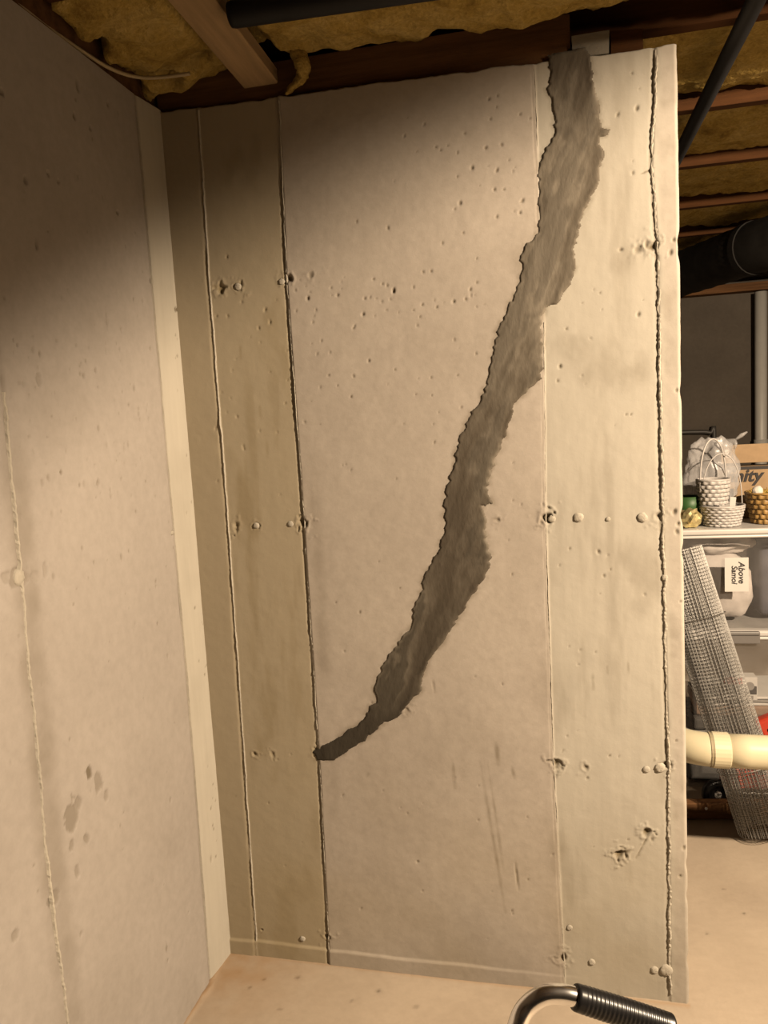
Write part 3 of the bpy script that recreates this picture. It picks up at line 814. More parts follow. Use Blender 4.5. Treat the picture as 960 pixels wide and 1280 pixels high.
batt('insulation_batt', 1.3, 3.6, 3.125, 3.68, 2.432, 0.01, 570, 'shadowed yellow batt nearest the far wall', 0.02)
# loose tufts
def tuft(pts, radii, label, seed):
    b = tube_bm(bez(pts, 6), list(np.interp(np.linspace(0, 1, (len(pts) - 1) * 6 + 1), np.linspace(0, 1, len(radii)), radii)), 9)
    r = random.Random(seed)
    for v in b.verts: v.co += Vector((r.uniform(-1, 1), r.uniform(-1, 1), r.uniform(-1, 1))) * 0.003
    return tag(bm_obj('insulation_tuft', b, M['insul'], smooth=True), label, 'insulation')
tuft([on(372, 62, 1, -0.03), on(379, 85, 1, -0.03), on(374, 100, 1, -0.02), on(357, 117, 1, -0.012)], (.022, .018, .013, .004), 'loose yellow tuft dangling over the sill plate', 1)
tuft([on(196, 92, 1, -0.03), on(188, 108, 1, -0.03), on(181, 122, 1, -0.02)], (.026, .026, .014), 'yellow tuft poking down in the corner above both walls', 2)

# ------------------------------------------------------------------ pipes, cable and duct overhead
a = on(288, 19, 2, 2.385); b_ = on(640, -32, 2, 2.385)
d = Vector(b_) - Vector(a)
far_end = Vector(a) + d * 1.55
pz = 2.385
bp = tube_bm([(a[0], a[1], pz), (a[0] + 0.01, a[1], pz), (far_end.x, far_end.y, pz)], [0.024, 0.0255, 0.0255], 24)
tag(bm_obj('black_pipe', bp, M['black_pipe'], smooth=True), 'black pipe end beside the pale board at the top of the picture', 'pipe')
p0 = on(945, 0, 2, 2.375); p1 = on(850, 190, 2, 2.375)
dv = (Vector(p1) - Vector(p0))
q0 = Vector(p0) - dv * 1.6; q1 = Vector(p1) + dv * 1.1
bp = tube_bm([q0, q1, q1 + Vector((0.0, 0.03, 0.012)), q1 + Vector((0.0, 0.045, 0.05)), q1 + Vector((0.0, 0.045, 0.20))], 0.0205, 20)
tag(bm_obj('black_pipe', bp, M['black_pipe'], smooth=True), 'black pipe slanting under the yellow insulation right of the wall', 'pipe')
cpts = [on(px, py, 2, 2.372) for px, py in ((-30, -28), (20, 4), (62, 36), (100, 62), (135, 84), (165, 95), (195, 97), (237, 92))]
tag(bm_obj('electric_cable', tube_bm(bez(cpts, 8), 0.0045, 8), M['cable'], smooth=True), 'tan cable sagging along the top of the left wall', 'cable')
dpts = [at(770, 350, 3.3), at(860, 318, 2.75), at(960, 272, 2.15), at(1100, 225, 1.7)]
for p in dpts: p.z = min(p.z, 2.265)
dr = empty('air_duct', dpts[1])
tag(dr, 'big dark round duct under the ceiling by the far wall', 'duct')
cl = bez(dpts, 12)
bm_ = tube_bm([p - dpts[1] for p in cl], [0.122 + (0.004 if k % 2 else 0) for k in range(len(cl))], 28)
bm_obj('duct_skin', bm_, M['duct'], dr, smooth=True)
for k in (10, 22):
    T = (cl[k + 1] - cl[k - 1]).normalized()
    bm_obj('duct_band', tube_bm([cl[k] - dpts[1] - T * 0.02, cl[k] - dpts[1] + T * 0.02], 0.130, 28), M['duct'], dr)
tag(bm_obj('far_plate', box_bm((8.0, 0.12, 0.06), (4.1, 4.34, 2.36), 0.003, 1), M['wood_dark']), 'brown timber plate along the top of the far wall', 'plate')

# ------------------------------------------------------------------ far wall: white drain pipe and conduit
p = at(951, 450, 4.32)
r_ = empty('drain_pipe', (p.x, 4.32, 0)); tag(r_, 'white vertical drain pipe on the far wall', 'pipe')
bm_obj('pipe', tube_bm([(0, 0, 0), (0, 0, 2.32)], 0.042, 20), M['white_pipe'], r_, smooth=True)
bm_obj('coupling', tube_bm([(0, 0, 1.12), (0, 0, 1.24)], 0.049, 20), M['white_pipe'], r_, smooth=True)
c0 = at(840, 541, 4.36); c1 = at(888, 541, 4.36); c2 = at(893, 551, 4.36)
tag(bm_obj('wall_conduit', tube_bm(bez([c0, at(866, 540, 4.36), c1, c2, Vector((c2.x, 4.36, 0.0))], 6), 0.016, 10), M['conduit'], smooth=True), 'dark bent conduit on the far wall above the plastic bag', 'conduit')

# ------------------------------------------------------------------ stacked totes
FY = 1.20
FZ = SL
ZT = at(900, 661, FY).z      # top of upper lid
ZM = at(900, 788, FY).z      # top of middle lid
TX0, TX1, TD = 1.40, 2.02, 0.42
def tote(z0, z1, label, latch_px=None, inset=0.012):
    t = empty('storage_tote', ((TX0 + TX1) / 2, FY + TD / 2, z0))
    tag(t, label, 'storage tote')
    w_ = TX1 - TX0; hh = z1 - z0 - 0.026
    b = bmesh.new()
    # tapered shell, open top
    def ring(sx, sy, z, n=6, rad=0.035):
        out = []
        for cx, cy, a0 in ((1, 1, 0), (-1, 1, 90), (-1, -1, 180), (1, -1, 270)):
            for k in range(n):
                a = math.radians(a0 + 90 * k / (n - 1))
                out.append(b.verts.new((cx * (sx / 2 - rad) + rad * math.cos(a), cy * (sy / 2 - rad) + rad * math.sin(a), z)))
        return out
    r0 = ring(w_ - 0.06, TD - 0.06, 0.001); r1 = ring(w_ - 0.03, TD - 0.03, hh * 0.5); r2 = ring(w_ - 0.015, TD - 0.015, hh)
    for A, Bq in ((r0, r1), (r1, r2)):
        for k in range(len(A)): b.faces.new((A[k], A[(k + 1) % len(A)], Bq[(k + 1) % len(A)], Bq[k]))
    b.faces.new(r0)
    bm_obj('body', b, M['tote'], t, smooth=True)
    bm_obj('lid', box_bm((w_, TD, 0.024), (0, 0, hh + 0.0125), 0.008, 3), M['lid'], t)
    bm_obj('rim', tube_bm([Vector((math.copysign(w_ / 2 - 0.004, sx), math.copysign(TD / 2 - 0.004, sy), hh - 0.006)) for sx, sy in ((1, 1), (-1, 1), (-1, -1), (1, -1))], 0.006, 8, closed=True), M['lid'], t)
    if latch_px:
        a = at(latch_px[0], 795, FY - 0.01); c = at(latch_px[1], 795, FY - 0.01)
        la = bm_obj('latch', box_bm((c.x - a.x, 0.018, 0.048), ((a.x + c.x) / 2 - (TX0 + TX1) / 2, -TD / 2 - 0.007, hh), 0.004, 2), M['latch'], t)
        bm_obj('latch_ridge', box_bm((c.x - a.x - 0.004, 0.008, 0.008), ((a.x + c.x) / 2 - (TX0 + TX1) / 2, -TD / 2 - 0.018, hh + 0.016), 0.002, 1), M['latch'], la)
    return t
ZL = FZ + 0.215
tote(FZ + 0.001, ZL, 'lowest clear storage tote of the stack, on the floor behind the mesh roll')
tote(ZL + 0.001, ZM, 'middle clear storage tote with grey latch and printed box inside', (907, 950))
tote(ZM + 0.001, ZT, 'top clear storage tote holding white stuffing with a paper note', None)

def blob(name, center, size, m, seed, amp=0.25, fr=0.5, sub=4, parent=None, flat=0.15):
    b = bmesh.new()
    bmesh.ops.create_icosphere(b, subdivisions=sub, radius=1.0)
    r = random.Random(seed)
    from mathutils import noise as mn
    of = Vector((seed * 3.1, seed * 1.7, seed * 0.9))
    for v in b.verts:
        n = v.co.normalized()
        k = 1 + amp * mn.fractal(n * (1 / fr) + of, 0.9, 2.0, 4)
        v.co = n * k
        if v.co.z < -1 + flat: v.co.z = -1 + flat
        v.co = Vector((v.co.x * size[0], v.co.y * size[1], v.co.z * size[2]))
    return bm_obj(name, b, m, parent, center, smooth=True)
zc = ZM + 0.018
p = at(900, 735, FY + 0.16)
tag(blob('stuffed_bag', (p.x, FY + 0.18, zc + 0.125), (0.125, 0.11, 0.145), M['fluff'], 3, 0.14, 0.6), 'lumpy white stuffing in a bag inside the top tote', 'bag')
tag(blob('stuffed_bag', (at(895, 692, FY + .2).x, FY + 0.20, zc + 0.30), (0.145, 0.10, 0.05), M['fluff'], 9, 0.16, 0.5), 'pale bundle lying over the stuffing in the top tote', 'bag')
tag(bm_obj('folded_cloth', box_bm((0.20, 0.20, 0.30), (0, 0, 0.15), 0.03, 3), M['navy'], None, (1.875, FY + 0.24, zc), (0, 0, 0.05), True), 'blue grey folded cloth at the right in the top tote', 'cloth')
# middle tote content
zc2 = ZL + 0.008
p = at(926, 828, FY + 0.045)
a = at(905, 804, FY + 0.04); c = at(947, 833, FY + 0.04)
pb = empty('printed_box', ((a.x + c.x) / 2, FY + 0.075, c.z)); tag(pb, 'small red and white printed box under the grey latch in the middle tote', 'box')
bw = c.x - a.x; bh = a.z - c.z
bm_obj('carton', box_bm((bw, 0.06, bh), (0, 0, bh / 2), 0.001, 1), M['paper'], pb)
def flatp(name, x0, x1, z0, z1, m, dy=0.0012):
    bm_obj(name, box_bm(((x1 - x0) * bw, 0.001, (z1 - z0) * bh), (((x0 + x1) / 2 - .5) * bw, -0.03 - dy, (z0 + z1) / 2 * bh)), m, pb)
flatp('printed_panel', 0.0, 0.55, 0.70, 1.0, M['red_print']); flatp('printed_panel', 0.64, 0.98, 0.26, 0.62, M['ink'])
flatp('printed_panel', 0.05, 0.55, 0.28, 0.66, M['grey_print'])
flatp('printed_panel', 0.70, 0.88, 0.04, 0.20, M['grey_print'])
o = bm_obj('printed_panel', lathe_bm([(0, 0), (bw * .14, 0)], 20), M['grey_print'], pb, (bw * .27, -0.0325, bh * .62), (math.pi / 2, 0, 0))
for k, (dz, rz, m, ww) in enumerate(((0.0, .04, 'dark_cloth', .46), (0.055, -.03, 'brown_cloth', .42), (0.105, .05, 'paper', .40), (0.118, -.05, 'grey_print', .40), (0.131, .08, 'paper', .38))):
    th = 0.05 if k < 2 else 0.010
    lab = ('dark folded cloth at the bottom of the middle tote', 'brown folded cloth in the middle tote', 'white magazine lying on brown cloth in the middle tote', 'grey magazine between two white ones in the middle tote', 'top white magazine below the printed box in the middle tote')[k]
    ob = bm_obj('folded_cloth' if k < 2 else 'magazine', box_bm((ww, 0.26, th), (0, 0, th / 2), 0.012 if k < 2 else 0.002, 2), M[m], None, (1.74, FY + 0.215, zc2 + dz + 0.001), (0, 0, rz))
    tag(ob, lab, 'cloth' if k < 2 else 'magazine')
pb.location.z = zc2 + 0.143
pb.location.y = FY + 0.075
# bottom tote content
tag(bm_obj('folded_cloth', box_bm((0.46, 0.28, 0.12), (0, 0, 0.06), 0.02, 3), M['dark_cloth'], None, (1.71, FY + 0.21, FZ + 0.006)), 'dark cloth filling the lowest tote', 'cloth')

# note with handwriting
def text_part(name, s, size, m, parent, loc, rot, ext=0.0004, shear=0.0, bold=0.0):
    cu = bpy.data.curves.new(name, 'FONT')
    cu.body = s; cu.size = size; cu.extrude = ext; cu.align_x = 'CENTER'; cu.align_y = 'CENTER'; cu.shear = shear; cu.offset = bold
    t = bpy.data.objects.new('tmp', cu)
    C.objects.link(t)
    dg = bpy.context.evaluated_depsgraph_get()
    me = bpy.data.meshes.new_from_object(t.evaluated_get(dg))
    bpy.data.objects.remove(t)
    me.name = name
    me.materials.clear()
    return link(name, me, m, parent, loc, rot)
a = at(905.5, 697, FY); c = at(935.5, 739, FY)
nt_ = empty('paper_note', ((a.x + c.x) / 2, FY - 0.004, (a.z + c.z) / 2)); tag(nt_, 'white paper note with sideways handwriting stuck on the top tote', 'note')
nw = c.x - a.x; nh = a.z - c.z
bm_obj('sheet', box_bm((nw, 0.001, nh)), M['paper'], nt_)
text_part('handwriting', 'Above', nh * 0.24, M['ink'], nt_, (nw * 0.20, -0.0012, nh * 0.06), (math.pi / 2, math.pi / 2, 0), shear=0.2, bold=0.0006)
text_part('handwriting', 'Samoi', nh * 0.22, M['ink'], nt_, (-nw * 0.10, -0.0012, 0.0), (math.pi / 2, math.pi / 2, 0), shear=0.2, bold=0.0006)

# ------------------------------------------------------------------ things on the top tote
TZ = ZT + 0.0005
def basket(center, r0, r1, hh, rows, stakes, m, label, handle=None, hr=0.0032, group=None, twist=0.0):
    t = empty('wicker_basket', center, (0, 0, twist)); tag(t, label, 'basket', group)
    b = bmesh.new()
    n = stakes * 6
    for k in range(rows):
        z = hh * (k + 0.5) / rows; r = r0 + (r1 - r0) * (k + 0.5) / rows
        rh = hh / rows * 0.52
        pts = []
        for j in range(n):
            a = 2 * math.pi * j / n
            rr = r + 0.0026 * math.sin(stakes * a + math.pi * k)
            pts.append(Vector((rr * math.cos(a), rr * math.sin(a), z)))
        # flat ribbon with thickness
        prev = None; first = None
        for pnt in pts + [pts[0]]:
            d = Vector((pnt.x, pnt.y, 0)).normalized()
            ring = [b.verts.new(pnt + d * 0.0022 + Vector((0, 0, -rh * .7))), b.verts.new(pnt + d * 0.0034), b.verts.new(pnt + d * 0.0022 + Vector((0, 0, rh * .7))),
                    b.verts.new(pnt + Vector((0, 0, rh))), b.verts.new(pnt + Vector((0, 0, -rh)))]
            if prev:
                for q in range(5): b.faces.new((prev[q], prev[(q + 1) % 5], ring[(q + 1) % 5], ring[q]))
            prev = ring
    bm_obj('weave', b, m, t, smooth=True)
    b = bmesh.new()
    for j in range(stakes):
        a = 2 * math.pi * (j + .5) / stakes
        tube_bm([(r0 * math.cos(a), r0 * math.sin(a), 0.002), (r1 * math.cos(a), r1 * math.sin(a), hh)], 0.0018, 5, b)
    bm_obj('stakes', b, m, t)
    bm_obj('base', lathe_bm([(0, 0.0), (r0 + .002, 0.0), (r0 + .002, 0.004), (0, 0.004)], 32), m, t)
    bm_obj('liner', lathe_bm([(r0 - .003, 0.004), (r1 - .004, hh - .002)], 32), m, t)
    bm_obj('rim', tube_bm([(r1 * math.cos(2 * math.pi * j / 40), r1 * math.sin(2 * math.pi * j / 40), hh + .001) for j in range(40)], 0.0048, 8, closed=True), m, t, smooth=True)
    if handle:
        pts = [(-r1 * math.cos(math.pi * j / 24) * (1.0 + 0.05 * math.sin(math.pi * j / 24)), 0, hh * 0.6 + (handle + hh * .4) * math.sin(math.pi * j / 24) ** 0.8) for j in range(25)]
        bm_obj('handle', tube_bm(pts, hr, 8), m, t, smooth=True)
    return t
BY = FY + 0.10
a = at(875, 634, BY); c = at(930, 634, BY)
r1 = (c.x - a.x) / 2
zt = at(900, 632, BY).z
basket(((a.x + c.x) / 2, BY, TZ), r1 * 0.78, r1 * 1.0, zt - TZ, 7, 18, M['wicker_white'], 'larger white wicker basket standing on the top tote lid', at(900, 567, BY).z - zt, 0.0022, None, 0.25)
a2 = at(871, 600, BY); c2 = at(912, 600, BY)
r2 = (c2.x - a2.x) / 2
z2t = at(892, 600, BY).z
bb = basket(((a2.x + c2.x) / 2, BY, zt + 0.0072), r2 * 0.80, r2, z2t - zt - 0.006, 6, 14, M['wicker_white'], 'small white wicker basket sitting on the larger white basket', at(892, 549, BY).z - z2t, 0.0034, None, 0.5)
# small card tucked in the lower basket
cc = at(915, 622, BY - .01)
tag(bm_obj('paper_tag', box_bm((0.022, 0.002, 0.042), (0, 0, 0.021), 0.0005, 1), M['paper'], None, (cc.x, BY - 0.012, zt - 0.008), (0, 0.1, 0)), 'white paper tag beside the small white basket', 'tag')
# brown basket at the right edge
BY2 = FY + 0.14
a3 = at(932, 620, BY2)
zb = at(945, 616, BY2).z
rr3 = 0.085
bx3 = a3.x + rr3
basket((bx3, BY2, TZ), rr3 * 0.72, rr3, zb - TZ, 6, 18, M['wicker_brown'], 'brown wicker basket with yellow straw at the right of the top tote', None, 0.003)
tag(blob('pompom', (at(943, 612, BY2).x, BY2 - 0.045, zb + 0.012), (0.02, 0.02, 0.02), M['pompom'], 5, 0.15, 0.3, 3), 'white fluffy ball on the rim of the brown basket', 'pompom')
b = bmesh.new()
for k in range(70):
    a = random.uniform(0, 6.28); q = rr3 * 0.75 * math.sqrt(random.random())
    x, y = q * math.cos(a), q * math.sin(a)
    p1 = Vector((x, y, -0.015)); p2 = p1 + Vector((random.uniform(-.03, .03), random.uniform(-.03, .03), random.uniform(0.012, .032)))
    tube_bm([p1, (p1 + p2) / 2 + Vector((0, 0, .008)), p2], 0.0014, 4, b)
tag(bm_obj('straw_filling', b, M['straw'], None, (bx3, BY2, zb)), 'yellow paper straw filling the brown basket', 'straw', kind='stuff')
# green pot, gold foil ball
gp = at(860, 638, FY + 0.16)
g = bm_obj('green_pot', lathe_bm([(0, 0), (.035, 0), (.047, .07), (.053, .115), (.050, .115), (.043, .07), (.032, .005), (0, .005)], 28), M['green'], None, (gp.x, FY + 0.145, TZ), smooth=True)
tag(g, 'green plastic pot behind the white baskets by the wall edge', 'pot')
gf = at(862, 650, FY + 0.07)
o = blob('foil_ball', (gf.x, FY + 0.055, TZ + 0.036), (0.042, 0.036, 0.040), M['gold'], 11, 0.30, 0.22, 3, None, 0.1)
o.data.polygons.foreach_set('use_smooth', [False] * len(o.data.polygons))
tag(o, 'crumpled gold foil ball on the tote lid by the wall edge', 'foil ball')
# cardboard box with lettering
KY = FY + 0.29
k0 = at(897, 600, KY); kz = at(940, 583, KY).z
cb = empty('cardboard_box', (k0.x + 0.15, KY, TZ)); tag(cb, 'brown cardboard box with black lettering behind the baskets', 'box')
bmh = kz - TZ
bm_obj('carton', box_bm((0.30, 0.11, bmh), (0, 0.056, bmh / 2), 0.002, 1), M['cardboard'], cb)
zfl = at(940, 556, KY).z - TZ
bm_obj('flap', box_bm((0.30, 0.003, zfl - bmh - .012), (0.02, 0.03, bmh + (zfl - bmh) / 2 + 0.008), 0.0008, 1), M['cardboard'], cb, (0, 0, 0), (0, 0, 0))
bm_obj('gap_shade_strip', box_bm((0.30, 0.001, 0.012), (0, -0.0008, bmh - 0.006)), M['ink'], cb)  # dark strip standing in for the shaded gap below the flap
tx = at(929, 591, KY)
text_part('lettering', 'finity', 0.072, M['ink'], cb, (tx.x - cb.location.x, -0.0016, tx.z - TZ - 0.014), (math.pi / 2, 0, 0), 0.0005, 0.25, 0.002)
tx = at(905, 617, KY)
bm_obj('printed_mark', box_bm((0.055, 0.001, 0.04), (tx.x - cb.location.x + 0.01, -0.0012, tx.z - TZ)), M['ink'], cb)
# plastic bag
bgp = at(885, 590, FY + 0.33)
bg = empty('plastic_bag', (bgp.x, FY + 0.235, TZ)); tag(bg, 'knotted translucent white plastic bag behind the white baskets', 'bag')
zt3 = at(890, 549, FY + 0.2).z - TZ
o = blob('bag_body', (-0.005, -0.01, zt3 * 0.52), (0.105, 0.045, zt3 * 0.50), M['bag'], 21, 0.22, 0.55, 5, bg, 0.1)
kp = at(921, 550, FY + 0.2)
k_ = Vector((kp.x - bg.location.x, -0.01, kp.z - TZ))
for tgt, wd in (((936, 540), .012), ((921, 561), .010)):
    e = at(*tgt, FY + 0.19); e = Vector((e.x - bg.location.x, -0.02, e.z - TZ))
    bm_obj('knot_ear', tube_bm([k_, k_.lerp(e, .5) + Vector((0, -.006, .003)), e], [.004, wd * .75, .003], 8), M['bag'], bg, smooth=True)
bm_obj('neck', tube_bm([Vector((0.03, -.01, zt3 * .86)), (Vector((0.03, -.01, zt3 * .86)) + k_) / 2 + Vector((0, 0, .006)), k_], [.05, .024, .006], 10), M['bag'], bg, smooth=True)

# ------------------------------------------------------------------ roll of wire mesh
RBm = 0.098
p = on(957, 1040, 2, FZ + 0.03)
bot = Vector((p[0], p[1], FZ + 0.004))
tp = at(846, 700, FY - 0.13)
ax = (tp - bot).normalized()
Lr = (tp - bot).length
# raise so the lower rim rests on the floor
tilt = math.acos(ax.z)
bot = bot + Vector((0, 0, RBm * math.sin(tilt)))
mr = empty('wire_mesh_roll', bot); mr.rotation_mode = 'QUATERNION'
mr.rotation_quaternion = Vector((0, 0, 1)).rotation_difference(ax)
tag(mr, 'leaning roll of galvanised wire mesh in front of the totes', 'wire mesh')
def mesh_layer(name, rad, spiral, turns, step, wr, phase):
    b = bmesh.new()
    nseg = int(44 * turns)
    def P(a, z):
        r = rad + spiral * a / (2 * math.pi)
        return Vector((r * math.cos(a + phase), r * math.sin(a + phase), z))
    z = 0.002
    while z < Lr:
        tube_bm([P(2 * math.pi * turns * k / nseg, z) for k in range(nseg + 1)], wr, 3, b, caps=False)
        z += step
    for k in range(nseg):
        a = 2 * math.pi * turns * k / nseg
        tube_bm([P(a, 0), P(a, Lr)], wr, 3, b, caps=False)
    return bm_obj(name, b, M['wire'], mr)
mesh_layer('outer_turn', RBm - 0.004, -0.004, 1.4, 0.0127, 0.0009, 0.4)
mesh_layer('inner_turn', RBm - 0.018, -0.008, 2.0, 0.0127, 0.0009, 1.9)
for zz in (0.22, 0.75):
    bm_obj('tie_wire', tube_bm([(RBm * math.cos(2 * math.pi * j / 32), RBm * math.sin(2 * math.pi * j / 32), Lr * zz) for j in range(32)], 0.0016, 5, closed=True), M['wire'], mr)

# ------------------------------------------------------------------ cream drain pipe
PYy = 0.46
pl = at(890, 936, PYy); pr = at(960, 940, PYy)
zc = (pl.z + pr.z) / 2
prad = abs(at(920, 917, PYy).z - at(920, 958, PYy).z) / 2 * 0.97
dp = empty('pvc_drain_pipe', (pl.x, PYy, zc)); tag(dp, 'thick cream plastic pipe with elbow running right from the wall end', 'pipe')
dzr = (pr.z - pl.z) / (pr.x - pl.x)
fl = FZ - zc
bm_obj('pipe', tube_bm(bez([(0.03, 0, 0.03 * dzr), (0.9, 0, 0.9 * dzr), (1.05, 0, dzr - .02), (1.12, 0, -0.1), (1.12, 0, fl + .001)], 8), prad, 28), M['pvc'], dp, smooth=True)
bm_obj('elbow', tube_bm(bez([(0.0, 0, 0), (-0.02, 0.002, 0), (-0.06, 0.018, 0), (-0.11, 0.06, -0.002), (-0.15, 0.12, -0.01), (-0.17, 0.17, -0.05), (-0.175, 0.19, -0.12)], 5), prad * 1.0, 28), M['pvc'], dp, smooth=True)
bm_obj('riser', tube_bm([(-0.175, 0.19, -0.10), (-0.175, 0.19, fl + .001)], prad * 0.97, 24), M['pvc'], dp, smooth=True)
bm_obj('collar', tube_bm([(-0.004, 0, 0), (0.0, 0, 0), (0.045, 0, 0.045 * dzr), (0.048, 0, .048 * dzr)], [prad, prad * 1.07, prad * 1.07, prad], 28), M['pvc'], dp, smooth=False)
bm_obj('joint_ring', tube_bm([(-0.009, 0, 0), (-0.004, 0, 0)], prad * 1.045, 28), M['pvc_joint'], dp)

# ------------------------------------------------------------------ floor clutter behind the pipe
p = on(862, 1030, 2, FZ); p2 = on(925, 1030, 2, FZ)
lm = empty('floor_plank', (p[0] - 0.25, p[1] + 0.022, FZ + 0.0015), (0, 0, math.atan2(p2[1] - p[1], p2[0] - p[0])))
tag(lm, 'dark wooden plank lying on the floor behind the wall end', 'plank')
bm_obj('timber', box_bm((0.62, 0.04, 0.064), (0.31, 0.0, 0.032), 0.003, 1), M['wood_dark'], lm)
sx = at(885, 1018, p[1]).x - lm.location.x
bm_obj('screw_head', lathe_bm([(0, .003), (.004, .0025), (.006, 0)], 12), M['white_metal'], lm, (sx, -0.0205, at(885, 1017, p[1]).z - FZ), (math.pi / 2, 0, 0))
# red wheeled machine
WY = 1.06
wc = at(896, 975, WY)
rm = empty('wheeled_machine', (wc.x, WY, FZ + 0.0005)); tag(rm, 'red machine with small black wheels half hidden behind the mesh roll', 'machine')
wr_ = 0.057
def wheel(x, y):
    o = bm_obj('wheel', lathe_bm([(0.018, -.014), (wr_ * .8, -.016), (wr_, -.009), (wr_, .009), (wr_ * .8, .016), (.018, .014), (0.018, -.014)], 28), M['rubber'], rm, (x, y, wr_), (math.pi / 2 - 0.1, 0, 0.25), True)
    bm_obj('hub', lathe_bm([(0, .018), (.008, .018), (.014, .012), (.019, -.013)], 16), M['white_metal'], o)
wheel(0, 0.0); wheel(0.30, 0.0)
b = box_bm((0.30, 0.07, 0.085), (0.17, 0.035, 0.115), 0.02, 3)
bm_obj('housing', b, M['red_paint'], rm, smooth=False)
bm_obj('axle', tube_bm([(-0.0, 0.02, wr_), (0.30, 0.02, wr_)], 0.007, 8), M['wire'], rm)
rp = at(945, 915, WY); r2_ = at(962, 892, WY); r3_ = at(985, 882, WY)
f0 = Vector((0.16, 0.0, 0.15))
fr = [Vector((q.x - wc.x, -0.005, q.z - FZ)) for q in (rp, r2_, r3_)]
bm_obj('shroud', box_bm((0.16, 0.05, 0.075), (fr[1].x + 0.03, 0.0, fr[1].z - 0.028), 0.014, 3, rot=(0, -0.45, 0)), M['red_paint'], rm)
bm_obj('grip_opening', box_bm((0.10, 0.055, 0.035), (fr[1].x + 0.03, -0.002, fr[1].z - 0.044), 0.012, 3, rot=(0, -0.45, 0)), M['rubber'], rm)
bm_obj('upright', tube_bm([f0, (f0 + fr[1]) / 2 + Vector((.05, 0, 0)), Vector((fr[1].x + .05, .01, fr[1].z - .05))], 0.012, 10), M['red_paint'], rm, smooth=True)

# ------------------------------------------------------------------ chrome handle with ribbed grip in the foreground
HD = 0.90
def hp(x, y, dd=HD):
    d_ = ray(x, y)
    return Vector(CAM + d_ * dd)
g0 = hp(718, 1246); g1 = hp(842, 1285, 0.905)
A = hp(700, 1242.5); Bp = hp(680, 1244); Cp = hp(660, 1257); Dp = hp(648, 1278, 0.895); Ep = hp(640, 1320, 0.89)
cn = empty('walking_cane', (Ep.x, Ep.y, floor_z(Ep.x) + 0.0))
tag(cn, 'curved chrome handle with a black ribbed grip at the bottom edge', 'cane')
O = Vector(cn.location)
tr = 24.0 / FPX * HD / 2
gr = 33.0 / FPX * HD / 2
shaft_top = Ep + Vector((0.004, 0.0, -0.05))
path = bez([g0 + (g1 - g0) * 0.25 - O, g0 - O, A - O, Bp - O, Cp - O, Dp - O, Ep - O, shaft_top - O, Vector((shaft_top.x - O.x + .004, 0, 0.36))], 8)
bm_obj('tube', tube_bm(path, tr, 24), M['chrome'], cn, smooth=True)
bs_ = Vector((path[-1].x, 0, 0))
bm_obj('lower_tube', tube_bm([Vector((path[-1].x, path[-1].y, .37)), Vector((path[-1].x, path[-1].y, .10))], tr * .85, 20), M['chrome'], cn, smooth=True)
for dx, dy in ((.09, .06), (-.09, .06), (.09, -.06), (-.09, -.06)):
    base_ = Vector((path[-1].x, path[-1].y, 0))
    lg = bm_obj('leg', tube_bm(bez([base_ + Vector((0, 0, .12)), base_ + Vector((dx * .6, dy * .6, .11)), base_ + Vector((dx, dy, .07)), base_ + Vector((dx, dy, .02))], 5), .008, 10), M['chrome'], cn, smooth=True)
    bm_obj('rubber_foot', tube_bm([base_ + Vector((dx, dy, .0275)), base_ + Vector((dx, dy, .002))], [.011, .014], 12), M['rubber'], lg)
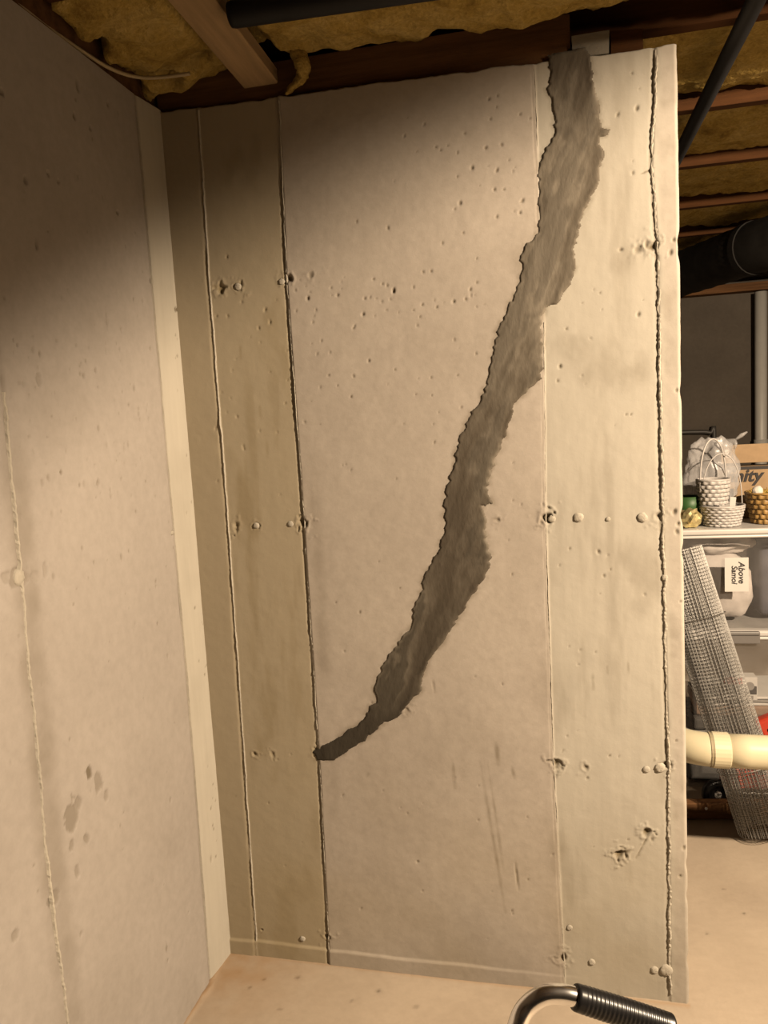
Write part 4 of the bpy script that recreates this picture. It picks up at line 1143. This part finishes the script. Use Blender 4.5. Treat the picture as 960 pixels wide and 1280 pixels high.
# grip: ribbed sleeve
gp_, gr_ = [], []
n = 96
gl = (g1 - g0).length
for k in range(n + 1):
    t = k / n
    q = g0.lerp(g1, t) - O
    rib = 0.0003 * math.sin(2 * math.pi * t * 24) if 0.09 < t < 0.90 else 0.0
    r = gr * (0.97 + 0.05 * math.sin(math.pi * min(1, t * 1.1))) + rib
    if t > 0.955: r *= math.sqrt(max(0.05, 1 - ((t - 0.955) / 0.047) ** 2))
    if t < 0.02: r *= 0.93 + 0.07 * t / 0.02
    gp_.append(q); gr_.append(r)
bm_obj('grip', tube_bm(gp_, gr_, 28), M['rubber'], cn, smooth=True)

# ------------------------------------------------------------------ clamp lamp that lights the place (right of the camera)
lp = empty('clamp_lamp', (LAMP_POS.x, LAMP_POS.y, LAMP_POS.z))
tag(lp, 'aluminium clamp lamp hung from a joist to the right of the camera', 'lamp')
axis = Vector((0.040, 0.478, -0.8775)).normalized()
lq = Vector((0, 0, -1)).rotation_difference(axis)
hd = empty('lamp_head'); bpy.data.objects.remove(hd)
def lpart(name, b, m):
    o = bm_obj(name, b, m, lp, smooth=True); o.rotation_mode = 'QUATERNION'; o.rotation_quaternion = lq
    return o
lpart('reflector', lathe_bm([(0.022, 0.085), (0.05, 0.075), (0.09, 0.045), (0.11, 0.012), (0.113, 0.012), (0.092, 0.048), (0.052, 0.079), (0.022, 0.089)], 32), M['wire'])
lpart('socket', lathe_bm([(0, 0.125), (0.018, 0.125), (0.02, 0.075), (0.0, 0.075)], 20), M['rubber'])
bulb = lpart('bulb', lathe_bm([(0, 0.012), (0.018, 0.018), (0.029, 0.036), (0.022, 0.058), (0.013, 0.078), (0, 0.078)], 24), M['white_metal'])
m, nt, bsd, N, L = nodes_mat('bulb_glow')
bsd.inputs['Emission Color'].default_value = (*LAMP_COLOR, 1); bsd.inputs['Emission Strength'].default_value = 6.0
bulb.data.materials.clear(); bulb.data.materials.append(m)
bm_obj('clamp', tube_bm(bez([lq @ Vector((0, 0, .12)), Vector((0, .02, .12)), Vector((0, -0.30, JZ0 + 0.002 - LAMP_POS.z))], 6), 0.008, 8), M['wire'], lp, smooth=True)
sd_ = bpy.data.lights.new('lamp_light', 'SPOT')
sd_.energy = LAMP_POWER; sd_.color = LAMP_COLOR; sd_.shadow_soft_size = 0.045
sd_.spot_size = math.radians(158.4); sd_.spot_blend = 0.175
so = bpy.data.objects.new('lamp_light', sd_); C.objects.link(so)
so.parent = lp; so.rotation_mode = 'QUATERNION'; so.rotation_quaternion = lq
so.location = lq @ Vector((0, 0, 0.0))
